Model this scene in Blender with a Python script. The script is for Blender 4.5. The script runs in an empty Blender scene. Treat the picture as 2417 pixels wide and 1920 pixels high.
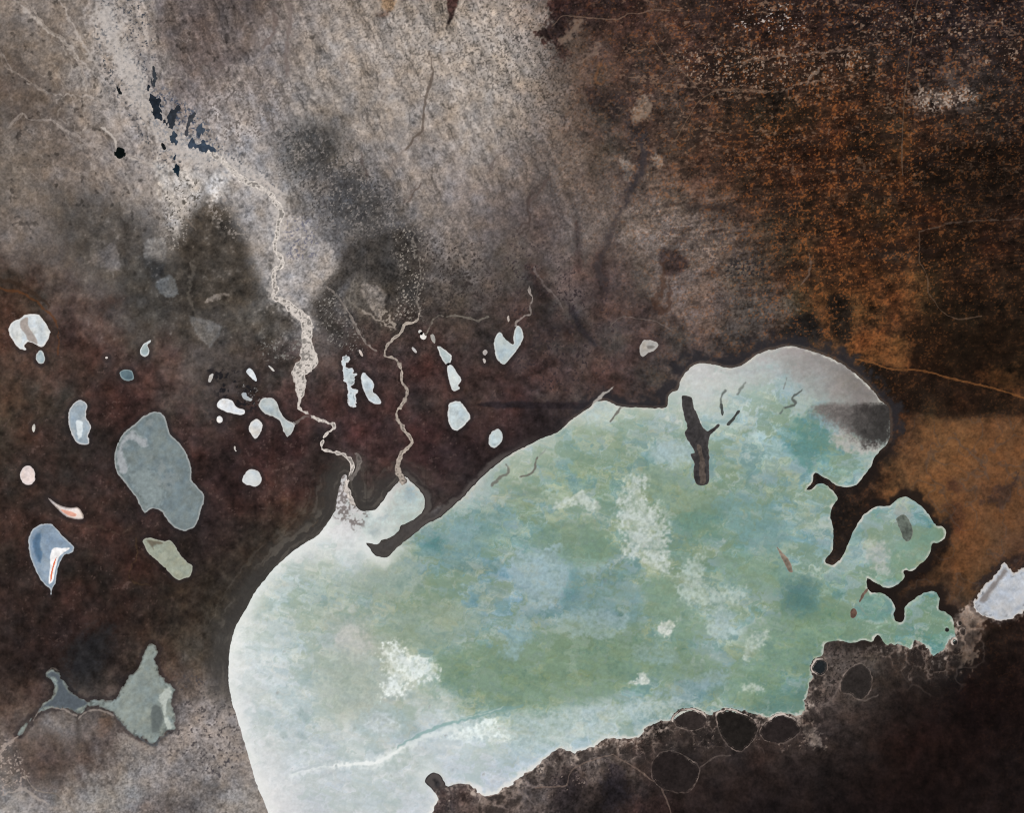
import bpy, math
import numpy as np

# ------------------------------------------------------------------ camera, sky, sun, exposure
# One Blender unit is one kilometre. The place is a strip of land about 169 km wide seen from orbit.
S = 0.07                      # kilometres per survey step
W0, H0 = 2417.0, 1920.0
scene = bpy.context.scene
col = scene.collection

cam_d = bpy.data.cameras.new("camera")
cam = bpy.data.objects.new("camera", cam_d)
col.objects.link(cam)
cam.location = (0.0, 0.0, 380.0)
cam_d.sensor_width = 36.0
cam_d.lens = 36.0 * 380.0 / (W0 * S)
cam_d.clip_start = 1.0
cam_d.clip_end = 20000.0
scene.camera = cam

SUN_EL, SUN_AZ = math.radians(52.0), math.radians(50.0)     # late morning sun from the north-east
world = bpy.data.worlds.new("World")
scene.world = world
world.use_nodes = True
nt = world.node_tree
bg = nt.nodes["Background"]
sky = nt.nodes.new("ShaderNodeTexSky")
sky.sky_type = 'NISHITA'
sky.sun_disc = False
sky.sun_elevation = SUN_EL
sky.sun_rotation = SUN_AZ
nt.links.new(sky.outputs[0], bg.inputs[0])
bg.inputs[1].default_value = 0.06
sun_d = bpy.data.lights.new("sun", 'SUN')
sun_d.energy = 3.4
sun_d.angle = math.radians(0.5)
sun_d.color = (1.0, 0.925, 0.845)
sun = bpy.data.objects.new("sun", sun_d)
col.objects.link(sun)
sun.location = (120, 120, 300)
sun.rotation_euler = (math.pi / 2 - SUN_EL, 0.0, math.pi - SUN_AZ)
scene.view_settings.view_transform = 'Standard'
scene.view_settings.look = 'None'
scene.view_settings.exposure = 0.12
scene.view_settings.gamma = 1.0
scene.render.engine = 'CYCLES'
scene.cycles.filter_width = 1.15

# ------------------------------------------------------------------ survey grid
STEP = 1.6
def axis(n):
    inner = np.arange(-60.0, n + 60.0 + STEP, STEP)
    out, d, p = [], STEP, 0.0
    while p < 90000.0:            # the plain runs on past the surveyed part to the horizon, in ever wider steps
        d = min(d * 1.12, 16.0) if p < 1500 else d * 1.4
        p += d
        out.append(p)
    out = np.array(out)
    return np.concatenate([(inner[0] - out)[::-1], inner, inner[-1] + out]).astype(np.float32)
GX, GY = axis(W0), axis(H0)
NX, NY = len(GX), len(GY)
X, Y = np.meshgrid(GX, GY)                      # row = southward, column = eastward

rng = np.random.default_rng(7)
TAB = rng.random((512, 512), dtype=np.float32)
def vn(x, y, seed=0):
    """smooth value noise, -1..1"""
    x = x + seed * 37.31
    y = y + seed * 91.17
    ix = np.floor(x)
    iy = np.floor(y)
    fx = x - ix
    fy = y - iy
    fx = fx * fx * (3 - 2 * fx)
    fy = fy * fy * (3 - 2 * fy)
    ix = ix.astype(np.int32) & 511
    iy = iy.astype(np.int32) & 511
    jx = (ix + 1) & 511
    jy = (iy + 1) & 511
    a = TAB[iy, ix]
    b = TAB[iy, jx]
    c = TAB[jy, ix]
    d = TAB[jy, jx]
    a = a + (b - a) * fx
    c = c + (d - c) * fx
    return ((a + (c - a) * fy) * 2 - 1).astype(np.float32)
def fbm(x, y, sx, sy=None, octv=4, seed=0, gain=0.55):
    sy = sy or sx
    x = x / sx
    y = y / sy
    t = np.zeros_like(x, dtype=np.float32)
    amp, tot = 1.0, 0.0
    for o in range(octv):
        t += amp * vn(x, y, seed + o * 3.7)
        tot += amp
        amp *= gain
        x, y = 1.6 * x + 1.2 * y, -1.2 * x + 1.6 * y
    return t / (tot * 0.55)
def sstep(a, b, v):
    t = np.clip((v - a) / (b - a), 0, 1)
    return t * t * (3 - 2 * t)
def mix(c, d, a):
    return c + (np.asarray(d, np.float32) - c) * a[..., None]
def lin(c):
    c = np.clip(c, 0, 255) / 255.0
    return np.where(c <= 0.04045, c / 12.92, ((c + 0.055) / 1.055) ** 2.4).astype(np.float32)

# ------------------------------------------------------------------ survey coordinates
def T(c, r, *pts):             # points read on a survey sheet, column c, row r
    return [(c * 604 + x * 0.28015, r * 480 + y * 0.28021) for x, y in pts]
def F(*pts):                   # points read on the overview sheet
    return [(x * 1.12106, y * 1.12084) for x, y in pts]
def Q(c, r, *pts):             # points read on a quarter sheet
    return [(c * 1208.5 + x * 0.56053, r * 960 + y * 0.56042) for x, y in pts]
def ELL(c, r, cx, cy, rx, ry, rot=0.0, n=18):
    k = math.radians(rot)
    q = []
    for i in range(n):
        a = 2 * math.pi * i / n
        u, v = rx * math.cos(a), ry * math.sin(a)
        q.append((cx + u * math.cos(k) - v * math.sin(k), cy + u * math.sin(k) + v * math.cos(k)))
    return T(c, r, *q)
def smooth(pts, closed=True, n=3):
    p = np.array(pts, float)
    m = len(p)
    out = []
    for i in range(m if closed else m - 1):
        if closed:
            a, b, c, d = p[i - 1], p[i], p[(i + 1) % m], p[(i + 2) % m]
        else:
            a, b, c, d = p[max(i - 1, 0)], p[i], p[i + 1], p[min(i + 2, m - 1)]
        for k in range(n):
            t = k / n
            out.append(0.5 * (2 * b + (c - a) * t + (2 * a - 5 * b + 4 * c - d) * t * t + (3 * b - a - 3 * c + d) * t ** 3))
    if not closed:
        out.append(p[-1])
    return np.array(out)
def window(x0, x1, y0, y1):
    return (slice(int(np.searchsorted(GY, y0)), int(np.searchsorted(GY, y1))),
            slice(int(np.searchsorted(GX, x0)), int(np.searchsorted(GX, x1))))
def seg_dist(px, py, a, b):
    d = b - a
    l2 = max(float(d @ d), 1e-9)
    t = np.clip(((px - a[0]) * d[0] + (py - a[1]) * d[1]) / l2, 0, 1)
    return np.hypot(px - a[0] - t * d[0], py - a[1] - t * d[1]), t
def poly_sdf(pts, margin=14.0, n=3):
    """signed distance (positive inside) on the survey grid, limited to +-margin; returns window and array"""
    p = smooth(pts, True, n) if n > 1 else np.array(pts, float)
    w = window(p[:, 0].min() - margin - 4, p[:, 0].max() + margin + 4, p[:, 1].min() - margin - 4, p[:, 1].max() + margin + 4)
    gx, gy = GX[w[1]], GY[w[0]]
    d = np.full((len(gy), len(gx)), margin, np.float32)
    ins = np.zeros(d.shape, bool)
    q = np.roll(p, -1, 0)
    for a, b in zip(p, q):
        j0, j1 = np.searchsorted(gx, [min(a[0], b[0]) - margin, max(a[0], b[0]) + margin])
        i0, i1 = np.searchsorted(gy, [min(a[1], b[1]) - margin, max(a[1], b[1]) + margin])
        if j1 > j0 and i1 > i0:
            dd, _ = seg_dist(gx[None, j0:j1], gy[i0:i1, None], a, b)
            np.minimum(d[i0:i1, j0:j1], dd, out=d[i0:i1, j0:j1])
    for i, y in enumerate(gy):
        c = (p[:, 1] > y) != (q[:, 1] > y)
        if c.any():
            xs = np.sort(p[c, 0] + (y - p[c, 1]) / (q[c, 1] - p[c, 1]) * (q[c, 0] - p[c, 0]))
            ins[i] = np.searchsorted(xs, gx) % 2 == 1
    return w, np.where(ins, d, -d)
def line_sdf(pts, widths, margin=10.0, n=4, wiggle=0.0, seed=0):
    """half width minus distance to a line"""
    p = np.array(pts, float)
    if np.isscalar(widths):
        widths = [widths] * len(p)
    widths = np.interp(np.linspace(0, 1, len(p)), np.linspace(0, 1, len(widths)), widths)
    p3 = smooth(np.column_stack([p, widths]), False, n)
    hw = p3[:, 2] / 2
    p = p3[:, :2]
    m = margin + hw.max()
    w = window(p[:, 0].min() - m, p[:, 0].max() + m, p[:, 1].min() - m, p[:, 1].max() + m)
    gx, gy = GX[w[1]], GY[w[0]]
    px, py = np.meshgrid(gx, gy)
    if wiggle:
        px, py = px + wiggle * vn(px / 9, py / 9, seed), py + wiggle * vn(px / 9, py / 9, seed + 5)
    s = np.full(px.shape, -margin, np.float32)
    for k in range(len(p) - 1):
        a, b = p[k], p[k + 1]
        r = margin + max(hw[k], hw[k + 1]) + wiggle
        j0, j1 = np.searchsorted(gx, [min(a[0], b[0]) - r, max(a[0], b[0]) + r])
        i0, i1 = np.searchsorted(gy, [min(a[1], b[1]) - r, max(a[1], b[1]) + r])
        if j1 > j0 and i1 > i0:
            dd, t = seg_dist(px[i0:i1, j0:j1], py[i0:i1, j0:j1], a, b)
            np.maximum(s[i0:i1, j0:j1], hw[k] + (hw[k + 1] - hw[k]) * t - dd, out=s[i0:i1, j0:j1])
    return w, s
def full(ws, fill):
    a = np.full((NY, NX), fill, np.float32)
    a[ws[0]] = ws[1]
    return a

def rbf(ctrl, wx, wy):
    """soil or water colour between surveyed samples (distance kernel), looked up at warped positions"""
    a = np.array(ctrl, float)
    p = a[:, :2] * 1.121
    n = len(p)
    K = np.hypot(p[:, None, 0] - p[None, :, 0], p[:, None, 1] - p[None, :, 1])
    A = np.zeros((n + 1, n + 1))
    A[:n, :n] = K - np.eye(n) * 6.0
    A[n, :n] = A[:n, n] = 1
    sol = np.linalg.solve(A, np.vstack([a[:, 2:5], np.zeros((1, 3))]))
    g = 12.0
    cx, cy = np.arange(-220, W0 + 240, g), np.arange(-220, H0 + 240, g)
    cxx, cyy = np.meshgrid(cx, cy)
    out = np.tile(sol[n], (cxx.size, 1))
    fx, fy = cxx.ravel(), cyy.ravel()
    for i in range(n):
        out += np.hypot(fx - p[i, 0], fy - p[i, 1])[:, None] * sol[i]
    out = out.reshape(len(cy), len(cx), 3).astype(np.float32)
    wx = np.clip(wx, -120, W0 + 120)
    wy = np.clip(wy, -120, H0 + 120)
    u = np.clip((wx - cx[0]) / g, 0, len(cx) - 1.01)
    v = np.clip((wy - cy[0]) / g, 0, len(cy) - 1.01)
    i, j = v.astype(int), u.astype(int)
    fu, fv = (u - j)[..., None], (v - i)[..., None]
    return (out[i, j] * (1 - fu) + out[i, j + 1] * fu) * (1 - fv) + (out[i + 1, j] * (1 - fu) + out[i + 1, j + 1] * fu) * fv

# ------------------------------------------------------------------ soil samples (overview x, y, r, g, b)
SOIL = [
(30,30,120,108,98),(150,30,122,108,95),(280,30,140,130,120),(400,30,105,92,86),(520,30,95,82,76),(620,40,125,113,104),(760,30,140,128,116),(900,40,140,128,115),(1050,40,148,135,122),(1140,30,135,118,105),(1185,30,55,42,38),(1300,25,60,46,42),(1400,40,68,52,45),(1500,40,52,38,34),(1650,40,50,38,34),(1800,60,48,38,36),(1950,40,45,36,36),(2100,40,45,36,36),
(30,130,100,88,78),(130,110,120,106,92),(200,120,138,128,118),(290,130,140,130,122),(350,120,120,108,100),(450,130,95,83,79),(560,130,122,112,106),(680,130,138,128,118),(800,130,142,130,118),(950,130,148,136,124),(1080,130,145,133,120),(1180,120,95,80,70),(1260,120,85,70,62),(1350,130,62,50,45),(1500,130,55,43,38),(1650,130,62,46,38),(1800,130,62,46,38),(1950,130,46,37,36),(2100,130,52,42,40),
(30,230,95,82,72),(130,220,110,97,86),(230,220,135,124,114),(300,220,145,134,125),(400,220,125,113,108),(470,220,140,130,124),(560,230,130,122,118),(680,230,132,123,114),(800,230,140,129,118),(950,230,143,131,119),(1080,230,138,125,112),(1180,230,105,90,80),(1280,230,78,63,56),(1380,230,85,70,62),(1500,230,65,50,42),(1650,230,62,42,30),(1800,230,72,48,34),(1950,230,75,58,48),(2010,205,95,82,75),(2100,230,52,40,36),
(30,320,108,96,84),(130,310,112,98,87),(220,330,125,112,102),(320,320,142,132,124),(430,320,150,143,138),(520,300,140,133,128),(620,310,112,107,103),(680,330,95,90,86),(780,320,130,120,111),(900,310,132,121,112),(1020,310,138,126,114),(1130,320,115,101,91),(1230,320,95,80,70),(1330,300,72,60,54),(1430,320,70,53,44),(1560,320,62,44,33),(1700,320,62,40,27),(1850,320,65,41,27),(1980,310,55,37,26),(2050,340,35,24,18),(2130,320,38,28,22),
(30,400,108,97,86),(130,400,105,93,83),(250,390,125,114,105),(360,390,150,142,136),(410,390,175,170,164),(500,390,150,144,140),(600,400,140,135,130),(680,400,95,90,87),(740,400,88,85,84),(800,390,112,104,99),(880,400,130,120,112),(960,390,128,117,110),(1050,400,110,98,92),(1130,400,100,88,82),(1230,400,105,92,84),(1320,400,95,82,75),(1430,390,92,75,65),(1550,400,72,54,42),(1700,400,58,38,27),(1850,400,60,38,25),(1980,400,42,28,19),(2080,400,35,24,18),
(30,480,115,103,94),(130,470,110,98,88),(230,470,95,85,76),(320,460,125,117,110),(380,460,140,133,126),(440,470,85,80,74),(520,470,125,119,114),(570,460,150,144,139),(630,470,120,114,110),(700,480,108,105,104),(770,470,85,83,82),(850,480,100,95,92),(930,480,120,110,103),(1020,470,110,98,92),(1120,480,95,82,77),(1220,480,110,97,90),(1320,470,108,95,86),(1420,470,120,107,97),(1520,480,115,100,90),(1620,480,82,63,50),(1750,480,68,46,31),(1880,480,62,40,26),(2000,480,48,31,21),(2100,480,45,31,24),
(30,560,98,86,78),(130,560,98,87,79),(210,540,100,92,86),(290,550,78,73,68),(325,520,105,100,95),(400,550,70,66,60),(480,550,70,66,61),(545,560,120,115,110),(620,540,150,144,138),(690,540,140,132,126),(740,550,85,80,77),(820,550,68,65,62),(900,540,105,96,90),(980,540,115,104,97),(1060,550,88,78,72),(1150,550,98,86,81),(1250,550,80,69,65),(1350,550,95,83,76),(1480,560,118,105,96),(1560,580,112,98,88),(1640,560,85,63,48),(1750,570,78,52,34),(1880,580,75,48,30),(1950,560,80,55,38),(2040,560,48,32,22),(2120,560,52,36,26),
(20,610,56,44,37),(60,640,66,54,46),(130,630,88,76,70),(220,640,92,82,77),(300,620,80,74,68),(400,630,66,62,57),(480,630,68,64,59),(560,620,110,107,103),(610,580,135,130,126),(680,620,130,125,121),(720,640,70,66,64),(780,620,85,80,73),(840,620,62,58,54),(900,620,68,63,59),(980,630,75,69,64),(1060,620,88,78,73),(1130,620,70,60,56),(1200,620,92,80,76),(1280,610,80,69,66),(1360,630,75,64,60),(1450,640,108,95,88),(1530,640,112,97,87),(1620,640,100,82,68),(1700,640,95,68,46),(1800,640,85,55,33),(1900,640,100,67,42),(1990,640,45,30,20),(2100,640,45,31,22),
(140,700,62,48,44),(220,690,85,74,69),(300,690,80,74,68),(380,690,70,65,60),(440,690,80,76,72),(500,700,66,62,57),(570,710,72,68,62),(600,690,85,80,76),(680,690,110,104,100),(740,700,75,66,62),(800,690,78,70,64),(860,700,60,50,47),(960,700,70,61,56),(1030,690,62,51,48),(1100,700,66,55,52),(1160,700,58,46,43),(1260,700,75,64,61),(1360,700,74,63,60),(1440,700,82,70,65),(1530,690,105,93,86),(1610,690,95,82,75),(1680,690,52,44,40),(1750,680,100,66,40),(1830,690,100,67,43),(1920,690,62,42,28),(2000,700,40,27,18),(2100,700,42,29,20),
(20,780,75,60,52),(140,760,75,60,53),(220,770,62,48,44),(300,770,68,56,52),(380,770,85,73,68),(440,770,72,66,62),(500,760,72,64,60),(560,780,72,62,58),(610,750,75,66,62),(690,760,88,76,72),(720,800,64,50,48),(790,770,70,57,54),(860,780,60,46,45),(920,770,55,43,42),(1000,770,66,54,51),(1060,790,64,51,50),(1150,780,64,52,50),(1250,770,72,60,57),(1350,790,66,54,51),(1430,770,70,58,55),(1560,735,68,60,57),(1800,740,110,77,53),(1900,760,58,40,28),(1960,790,36,25,17),(2050,770,38,27,18),(2130,760,42,28,20),
(30,850,72,60,50),(120,850,66,54,48),(220,850,55,42,39),(300,850,58,45,42),(400,840,75,63,58),(430,900,62,48,45),(520,840,50,42,40),(600,830,70,56,53),(680,830,66,52,49),(720,900,62,47,46),(800,900,60,45,45),(880,850,58,45,43),(920,830,66,53,50),(1020,840,64,52,48),(1020,900,50,40,39),(1100,870,50,40,40),(1150,820,72,60,57),(1250,820,66,55,52),(1350,830,62,51,48),(1420,800,74,64,59),(1930,830,40,29,21),(2020,850,42,30,22),(2100,840,46,33,24),(2140,810,70,48,32),
(30,920,62,50,43),(120,920,52,42,38),(210,930,50,40,37),(430,960,55,42,40),(520,930,50,39,38),(620,950,48,36,36),(760,950,62,47,46),(900,930,50,38,38),(960,950,46,36,36),(1050,900,52,42,41),(1150,880,40,34,34),(1890,900,38,30,25),(1950,900,95,66,42),(2030,900,100,70,45),(2110,880,80,55,36),(2000,960,105,72,44),(2100,960,98,66,40),(1900,960,75,52,36),
(30,1020,58,46,41),(130,1020,56,44,40),(220,1060,56,44,40),(450,1040,44,34,33),(580,1010,60,45,42),(640,1030,55,42,39),(700,1010,48,42,37),(800,990,62,50,48),(900,1000,48,38,38),(970,1010,44,36,36),(1820,1030,32,26,23),(1900,1010,95,66,42),(2000,1030,105,72,44),(2060,1040,70,50,38),(2120,1030,95,62,38),
(30,1100,55,44,39),(220,1120,55,42,38),(300,1100,48,36,34),(440,1130,46,36,34),(550,1090,52,41,37),(640,1090,58,50,42),(1790,1080,30,25,22),(1760,1150,38,32,29),(2050,1100,95,62,38),(2130,1100,82,54,35),
(30,1200,52,41,37),(180,1200,52,40,36),(280,1200,50,38,34),(430,1200,45,38,34),(550,1180,50,44,37),(1960,1200,25,18,14),(2040,1190,90,58,34),(2080,1180,75,52,38),(2140,1160,65,50,44),(1880,1270,32,24,21),
(60,1290,45,36,33),(180,1290,46,36,33),(300,1290,46,37,33),(400,1280,50,42,35),(460,1290,60,55,48),(40,1380,42,34,32),(150,1370,44,33,31),(210,1400,36,33,32),(280,1380,55,44,39),(400,1370,75,67,58),(440,1420,85,76,69),(460,1380,75,72,68),(470,1320,65,62,57),
(30,1450,42,34,30),(190,1440,35,33,32),(70,1500,85,72,64),(400,1450,90,79,72),(440,1500,125,112,104),(400,1550,122,108,98),
(130,1530,110,100,92),(210,1530,95,82,74),(60,1560,95,80,70),(100,1590,68,54,48),(180,1590,72,58,52),(240,1550,90,72,62),(280,1590,105,96,88),(350,1620,112,102,94),(450,1590,118,106,97),(500,1600,122,110,102),
(30,1690,115,110,105),(110,1670,110,98,90),(200,1680,112,108,102),(280,1670,120,118,114),(310,1700,92,78,72),(370,1700,88,80,76),(430,1680,95,88,83),(500,1690,115,108,100),(540,1700,120,112,103),(100,1640,78,64,57),
(960,1680,62,50,49),(925,1660,70,62,62),(1020,1690,98,86,80),(1100,1650,95,84,79),(1170,1620,85,74,70),(1230,1610,86,76,71),(1300,1580,85,74,68),(1180,1690,42,38,38),(1280,1690,36,31,31),(1380,1700,48,38,36),(1420,1620,40,33,31),(1500,1600,48,42,40),(1600,1610,40,32,30),(1700,1560,48,41,38),(1600,1690,32,26,25),
(1750,1430,95,87,82),(1720,1470,78,70,66),(1850,1380,85,75,68),(1860,1450,40,34,31),(1750,1650,28,23,22),(1900,1500,32,25,23),(1900,1620,28,19,17),(2050,1450,22,14,13),(2130,1400,24,17,15),(2130,1600,26,20,19),(2050,1680,24,18,17),(2080,1350,22,17,15),(2010,1420,24,22,22),(1980,1250,40,30,26),(1960,1380,50,42,38),(2030,1330,75,60,50),(1950,1550,30,20,18)]

WATER = [
(600,1200,185,200,195),(560,1270,190,205,200),(520,1350,205,215,210),(500,1420,205,214,212),(510,1500,205,213,212),(550,1600,200,207,207),(590,1690,205,208,206),(660,1130,200,205,203),(720,1080,190,190,187),(700,1180,190,205,200),(760,1160,200,208,206),(780,1210,170,182,172),(640,1270,170,190,180),(580,1350,190,204,200),(640,1350,178,195,190),(740,1320,175,180,172),(700,1270,150,172,158),(780,1260,140,165,148),(850,1200,148,170,155),(850,1280,135,160,138),(900,1180,140,165,150),(900,1140,100,148,147),(960,1150,135,165,160),(880,1350,140,162,140),(800,1370,165,178,165),(900,1420,180,197,182),(760,1430,165,180,168),(700,1400,165,182,172),(650,1430,178,195,192),(600,1450,195,207,206),(570,1500,190,203,203),(700,1500,178,190,178),(780,1480,168,178,165),(850,1500,165,180,170),(870,1550,175,190,190),(930,1480,185,196,192),(650,1560,190,203,204),(750,1560,192,204,204),(700,1650,188,200,203),(650,1690,185,194,198),(800,1640,188,200,202),(850,1680,188,198,200),(900,1600,195,205,208),(1000,1620,190,200,205),(1050,1560,185,200,204),(970,1530,205,218,215),(1050,1540,210,222,217),(1110,1550,165,185,185),(1150,1530,180,198,192),(1200,1500,170,192,185),(1250,1480,160,184,172),(1300,1520,175,195,190),(1350,1480,145,172,160),(1380,1510,155,178,170),(1450,1470,135,165,155),(1550,1470,120,155,138),(1650,1480,105,145,130),
(950,1430,120,150,120),(1000,1400,128,158,128),(1050,1450,118,150,118),(1150,1420,122,152,122),(1250,1430,118,150,120),(1350,1420,122,153,125),(1250,1370,112,145,120),(1400,1380,118,150,126),(1000,1480,135,160,138),(1150,1470,125,155,130),
(950,1250,135,165,152),(1020,1200,130,165,165),(1050,1230,140,172,175),(1120,1210,148,178,180),(1100,1280,125,160,158),(1040,1310,140,168,165),(1080,1340,140,172,172),(960,1320,150,175,165),(900,1320,150,172,158),(1180,1260,130,160,160),(1200,1180,125,160,150),(1000,1090,130,165,158),(1050,1120,122,160,148),(1100,1080,135,165,148),(1150,1140,125,160,148),(1220,1070,150,172,155),(1100,1010,150,172,155),(1180,1000,140,168,148),(1250,980,135,162,140),(1300,1000,130,158,132),(1200,930,150,175,158),(1130,980,165,182,172),(1050,1030,150,170,160),(980,1070,160,178,168),(900,1110,165,175,165),(1000,1030,178,186,180),
(1280,1180,128,158,140),(1300,1250,130,158,140),(1380,1290,135,162,140),(1480,1320,130,160,140),(1460,1240,150,176,162),(1480,1110,125,158,138),(1500,1060,128,158,135),(1420,1060,130,158,136),(1380,980,135,165,148),(1350,930,150,175,160),(1300,920,148,172,155),(1260,890,175,190,182),(1330,870,180,195,186),(1290,950,145,170,155),(1400,920,160,185,178),(1450,1000,135,162,140),(1550,1120,122,160,150),(1580,1180,130,162,140),(1500,1180,118,152,132),(1620,1200,125,155,130),(1680,1260,95,140,128),(1640,1270,110,150,132),(1720,1200,150,180,170),(1700,1140,130,165,160),(1650,1100,125,160,152),(1600,1090,145,172,158),(1680,1050,145,172,165),(1620,1040,130,165,152),(1550,1030,135,160,140),(1600,960,150,178,165),(1550,920,155,182,172),(1650,930,150,178,165),(1600,880,165,190,184),(1550,860,175,192,186),(1500,860,180,192,188),(1450,820,190,195,190),(1500,790,185,190,186),(1560,790,180,188,185),(1600,760,165,165,162),(1650,800,165,182,180),(1640,850,160,188,184),(1700,850,165,180,175),(1680,780,144,144,141),(1640,750,168,167,164),(1740,760,132,131,127),(1790,800,127,124,119),(1750,820,146,142,138),(1830,840,122,117,113),(1760,900,160,172,165),(1700,880,105,150,145),(1720,930,88,138,132),(1690,910,92,140,133),(1750,960,110,155,148),(1800,980,130,168,160),(1760,1000,140,172,158),(1830,960,165,180,168),(1660,970,150,178,170),
(1850,1090,120,165,155),(1900,1070,160,180,170),(1940,1090,120,160,150),(1960,1120,110,150,135),(1900,1150,150,170,155),(1850,1150,160,175,165),(1900,1190,115,150,130),(1860,1210,120,162,150),(1800,1180,150,178,165),(1780,1230,125,158,140),(1750,1280,100,142,122),(1780,1320,105,145,122),(1820,1270,135,166,152),(1920,1310,105,152,140),(1960,1270,115,155,140),(1970,1330,100,148,138),(1880,1330,110,155,145),(1720,1340,110,148,122),(1650,1370,118,152,130),(1690,1420,115,150,128),(1600,1420,120,155,130),(1580,1380,135,165,148),(1560,1310,160,184,174)]

# ------------------------------------------------------------------ outlines read off the survey sheets
LAKE = ([(800, 2225), (715, 2130), (650, 1960)] + T(1,3,(60,1600),(0,1460)) + T(0,3,(2110,1290),(2050,1100),(2010,950),(1960,800),(1930,650),(1925,450),(1945,280),(1990,140),(2040,40))
 + T(0,2,(2070,1713),(2110,1630)) + T(1,2,(0,1555),(60,1480),(150,1370),(280,1250),(420,1150),(520,1085),(600,985),(650,915),(675,870),(680,800),(700,700),(730,590),(760,570),(770,640),(790,740),(830,820),(870,870),(910,880),(1000,875),(1060,810),(1120,720),(1200,640),(1215,625),(1260,590),(1330,660),(1400,730),(1425,800),(1405,880),(1350,940),(1260,990),(1225,1005),(1200,1050),(1130,1110),(1060,1125),(1020,1165),(930,1150),(960,1200),(1000,1255),(1080,1275),(1130,1250),(1200,1180),(1330,1080),(1430,1000),(1560,930),(1650,850),(1760,750),(1860,640),(1980,530),(2080,450),(2156,400))
 + T(2,2,(120,335),(240,275),(380,220),(480,130),(580,60),(640,20)) + T(2,1,(690,1690),(715,1676),(760,1664),(800,1668),(860,1695))
 + T(2,2,(900,0),(1060,10),(1250,15),(1310,0)) + T(2,1,(1320,1640),(1340,1600),(1400,1570),(1430,1480),(1500,1390),(1560,1355),(1640,1350),(1740,1370),(1830,1390),(1930,1370),(2000,1320),(2080,1270),(2156,1240))
 + T(3,1,(80,1225),(160,1205),(260,1215),(380,1250),(500,1290),(600,1340),(700,1410),(800,1490),(890,1580),(950,1660))
 + T(3,2,(1010,0),(1030,100),(1030,230),(1010,310),(960,360),(900,430),(860,520),(800,600),(750,660),(690,680),(620,675),(560,655),(500,610),(430,575),(405,560),(385,580),(375,640),(330,690),(330,705),(370,695),(410,660),(470,655),(530,690),(570,740),(590,780),(570,810),(540,850),(530,920),(545,1000),(550,1070),(545,1200),(520,1250),(485,1290),(490,1320),(530,1335),(570,1325),(620,1280),(660,1200),(720,1060),(780,950),(840,890),(900,850),(960,840),(1030,840),(1060,810),(1100,780),(1160,760),(1210,785),(1270,820),(1320,870),(1370,930),(1420,1005),(1470,1010),(1500,1050),(1490,1110),(1440,1150),(1390,1155),(1370,1220),(1330,1290),(1260,1350),(1220,1385),(1150,1385),(1150,1440),(1120,1480),(1050,1520),(1000,1530),(930,1500),(840,1450),(845,1540),(890,1570),(960,1575),(1020,1610),(1060,1660),(1072,1700))
 + T(3,3,(1060,40),(1070,90),(1110,110),(1150,80),(1150,10)) + T(3,2,(1160,1690),(1240,1620),(1310,1575),(1400,1560),(1445,1620))
 + T(3,3,(1440,0),(1500,20),(1550,60),(1570,120),(1580,200),(1530,270),(1480,320),(1430,385),(1390,370),(1350,320),(1290,280),(1235,240),(1225,290),(1200,330),(1130,300),(1040,290),(1000,300),(940,220),(900,230),(880,270),(800,260),(700,280),(600,260),(490,280),(470,330),(460,390),(400,410),(370,460),(370,530),(385,570),(360,620),(330,720),(320,780),(330,850),(290,860),(260,890),(150,870),(50,885))
 + T(2,3,(2156,905),(2080,890),(2000,875),(1900,845),(1800,840),(1730,860),(1660,880),(1600,850),(1520,835),(1440,860),(1370,900),(1330,940),(1250,945),(1160,975),(1100,1030),(1050,1085),(960,1075),(860,1085),(760,1100),(700,1150),(600,1190),(500,1200),(420,1170),(350,1200),(250,1280),(170,1340),(100,1380),(30,1450))
 + T(1,3,(2156,1490),(2080,1510),(2000,1560),(1900,1560),(1860,1520),(1800,1475),(1700,1470),(1620,1490),(1580,1440),(1550,1390),(1490,1375),(1440,1410),(1430,1460),(1480,1510),(1520,1570),(1540,1620),(1500,1660),(1490,1713)) + [(1010, 2000), (985, 2120), (900, 2215)])

G_W = "pale salt pans west of the lake"
G_C = "pale salt pans north of the lake"
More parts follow.
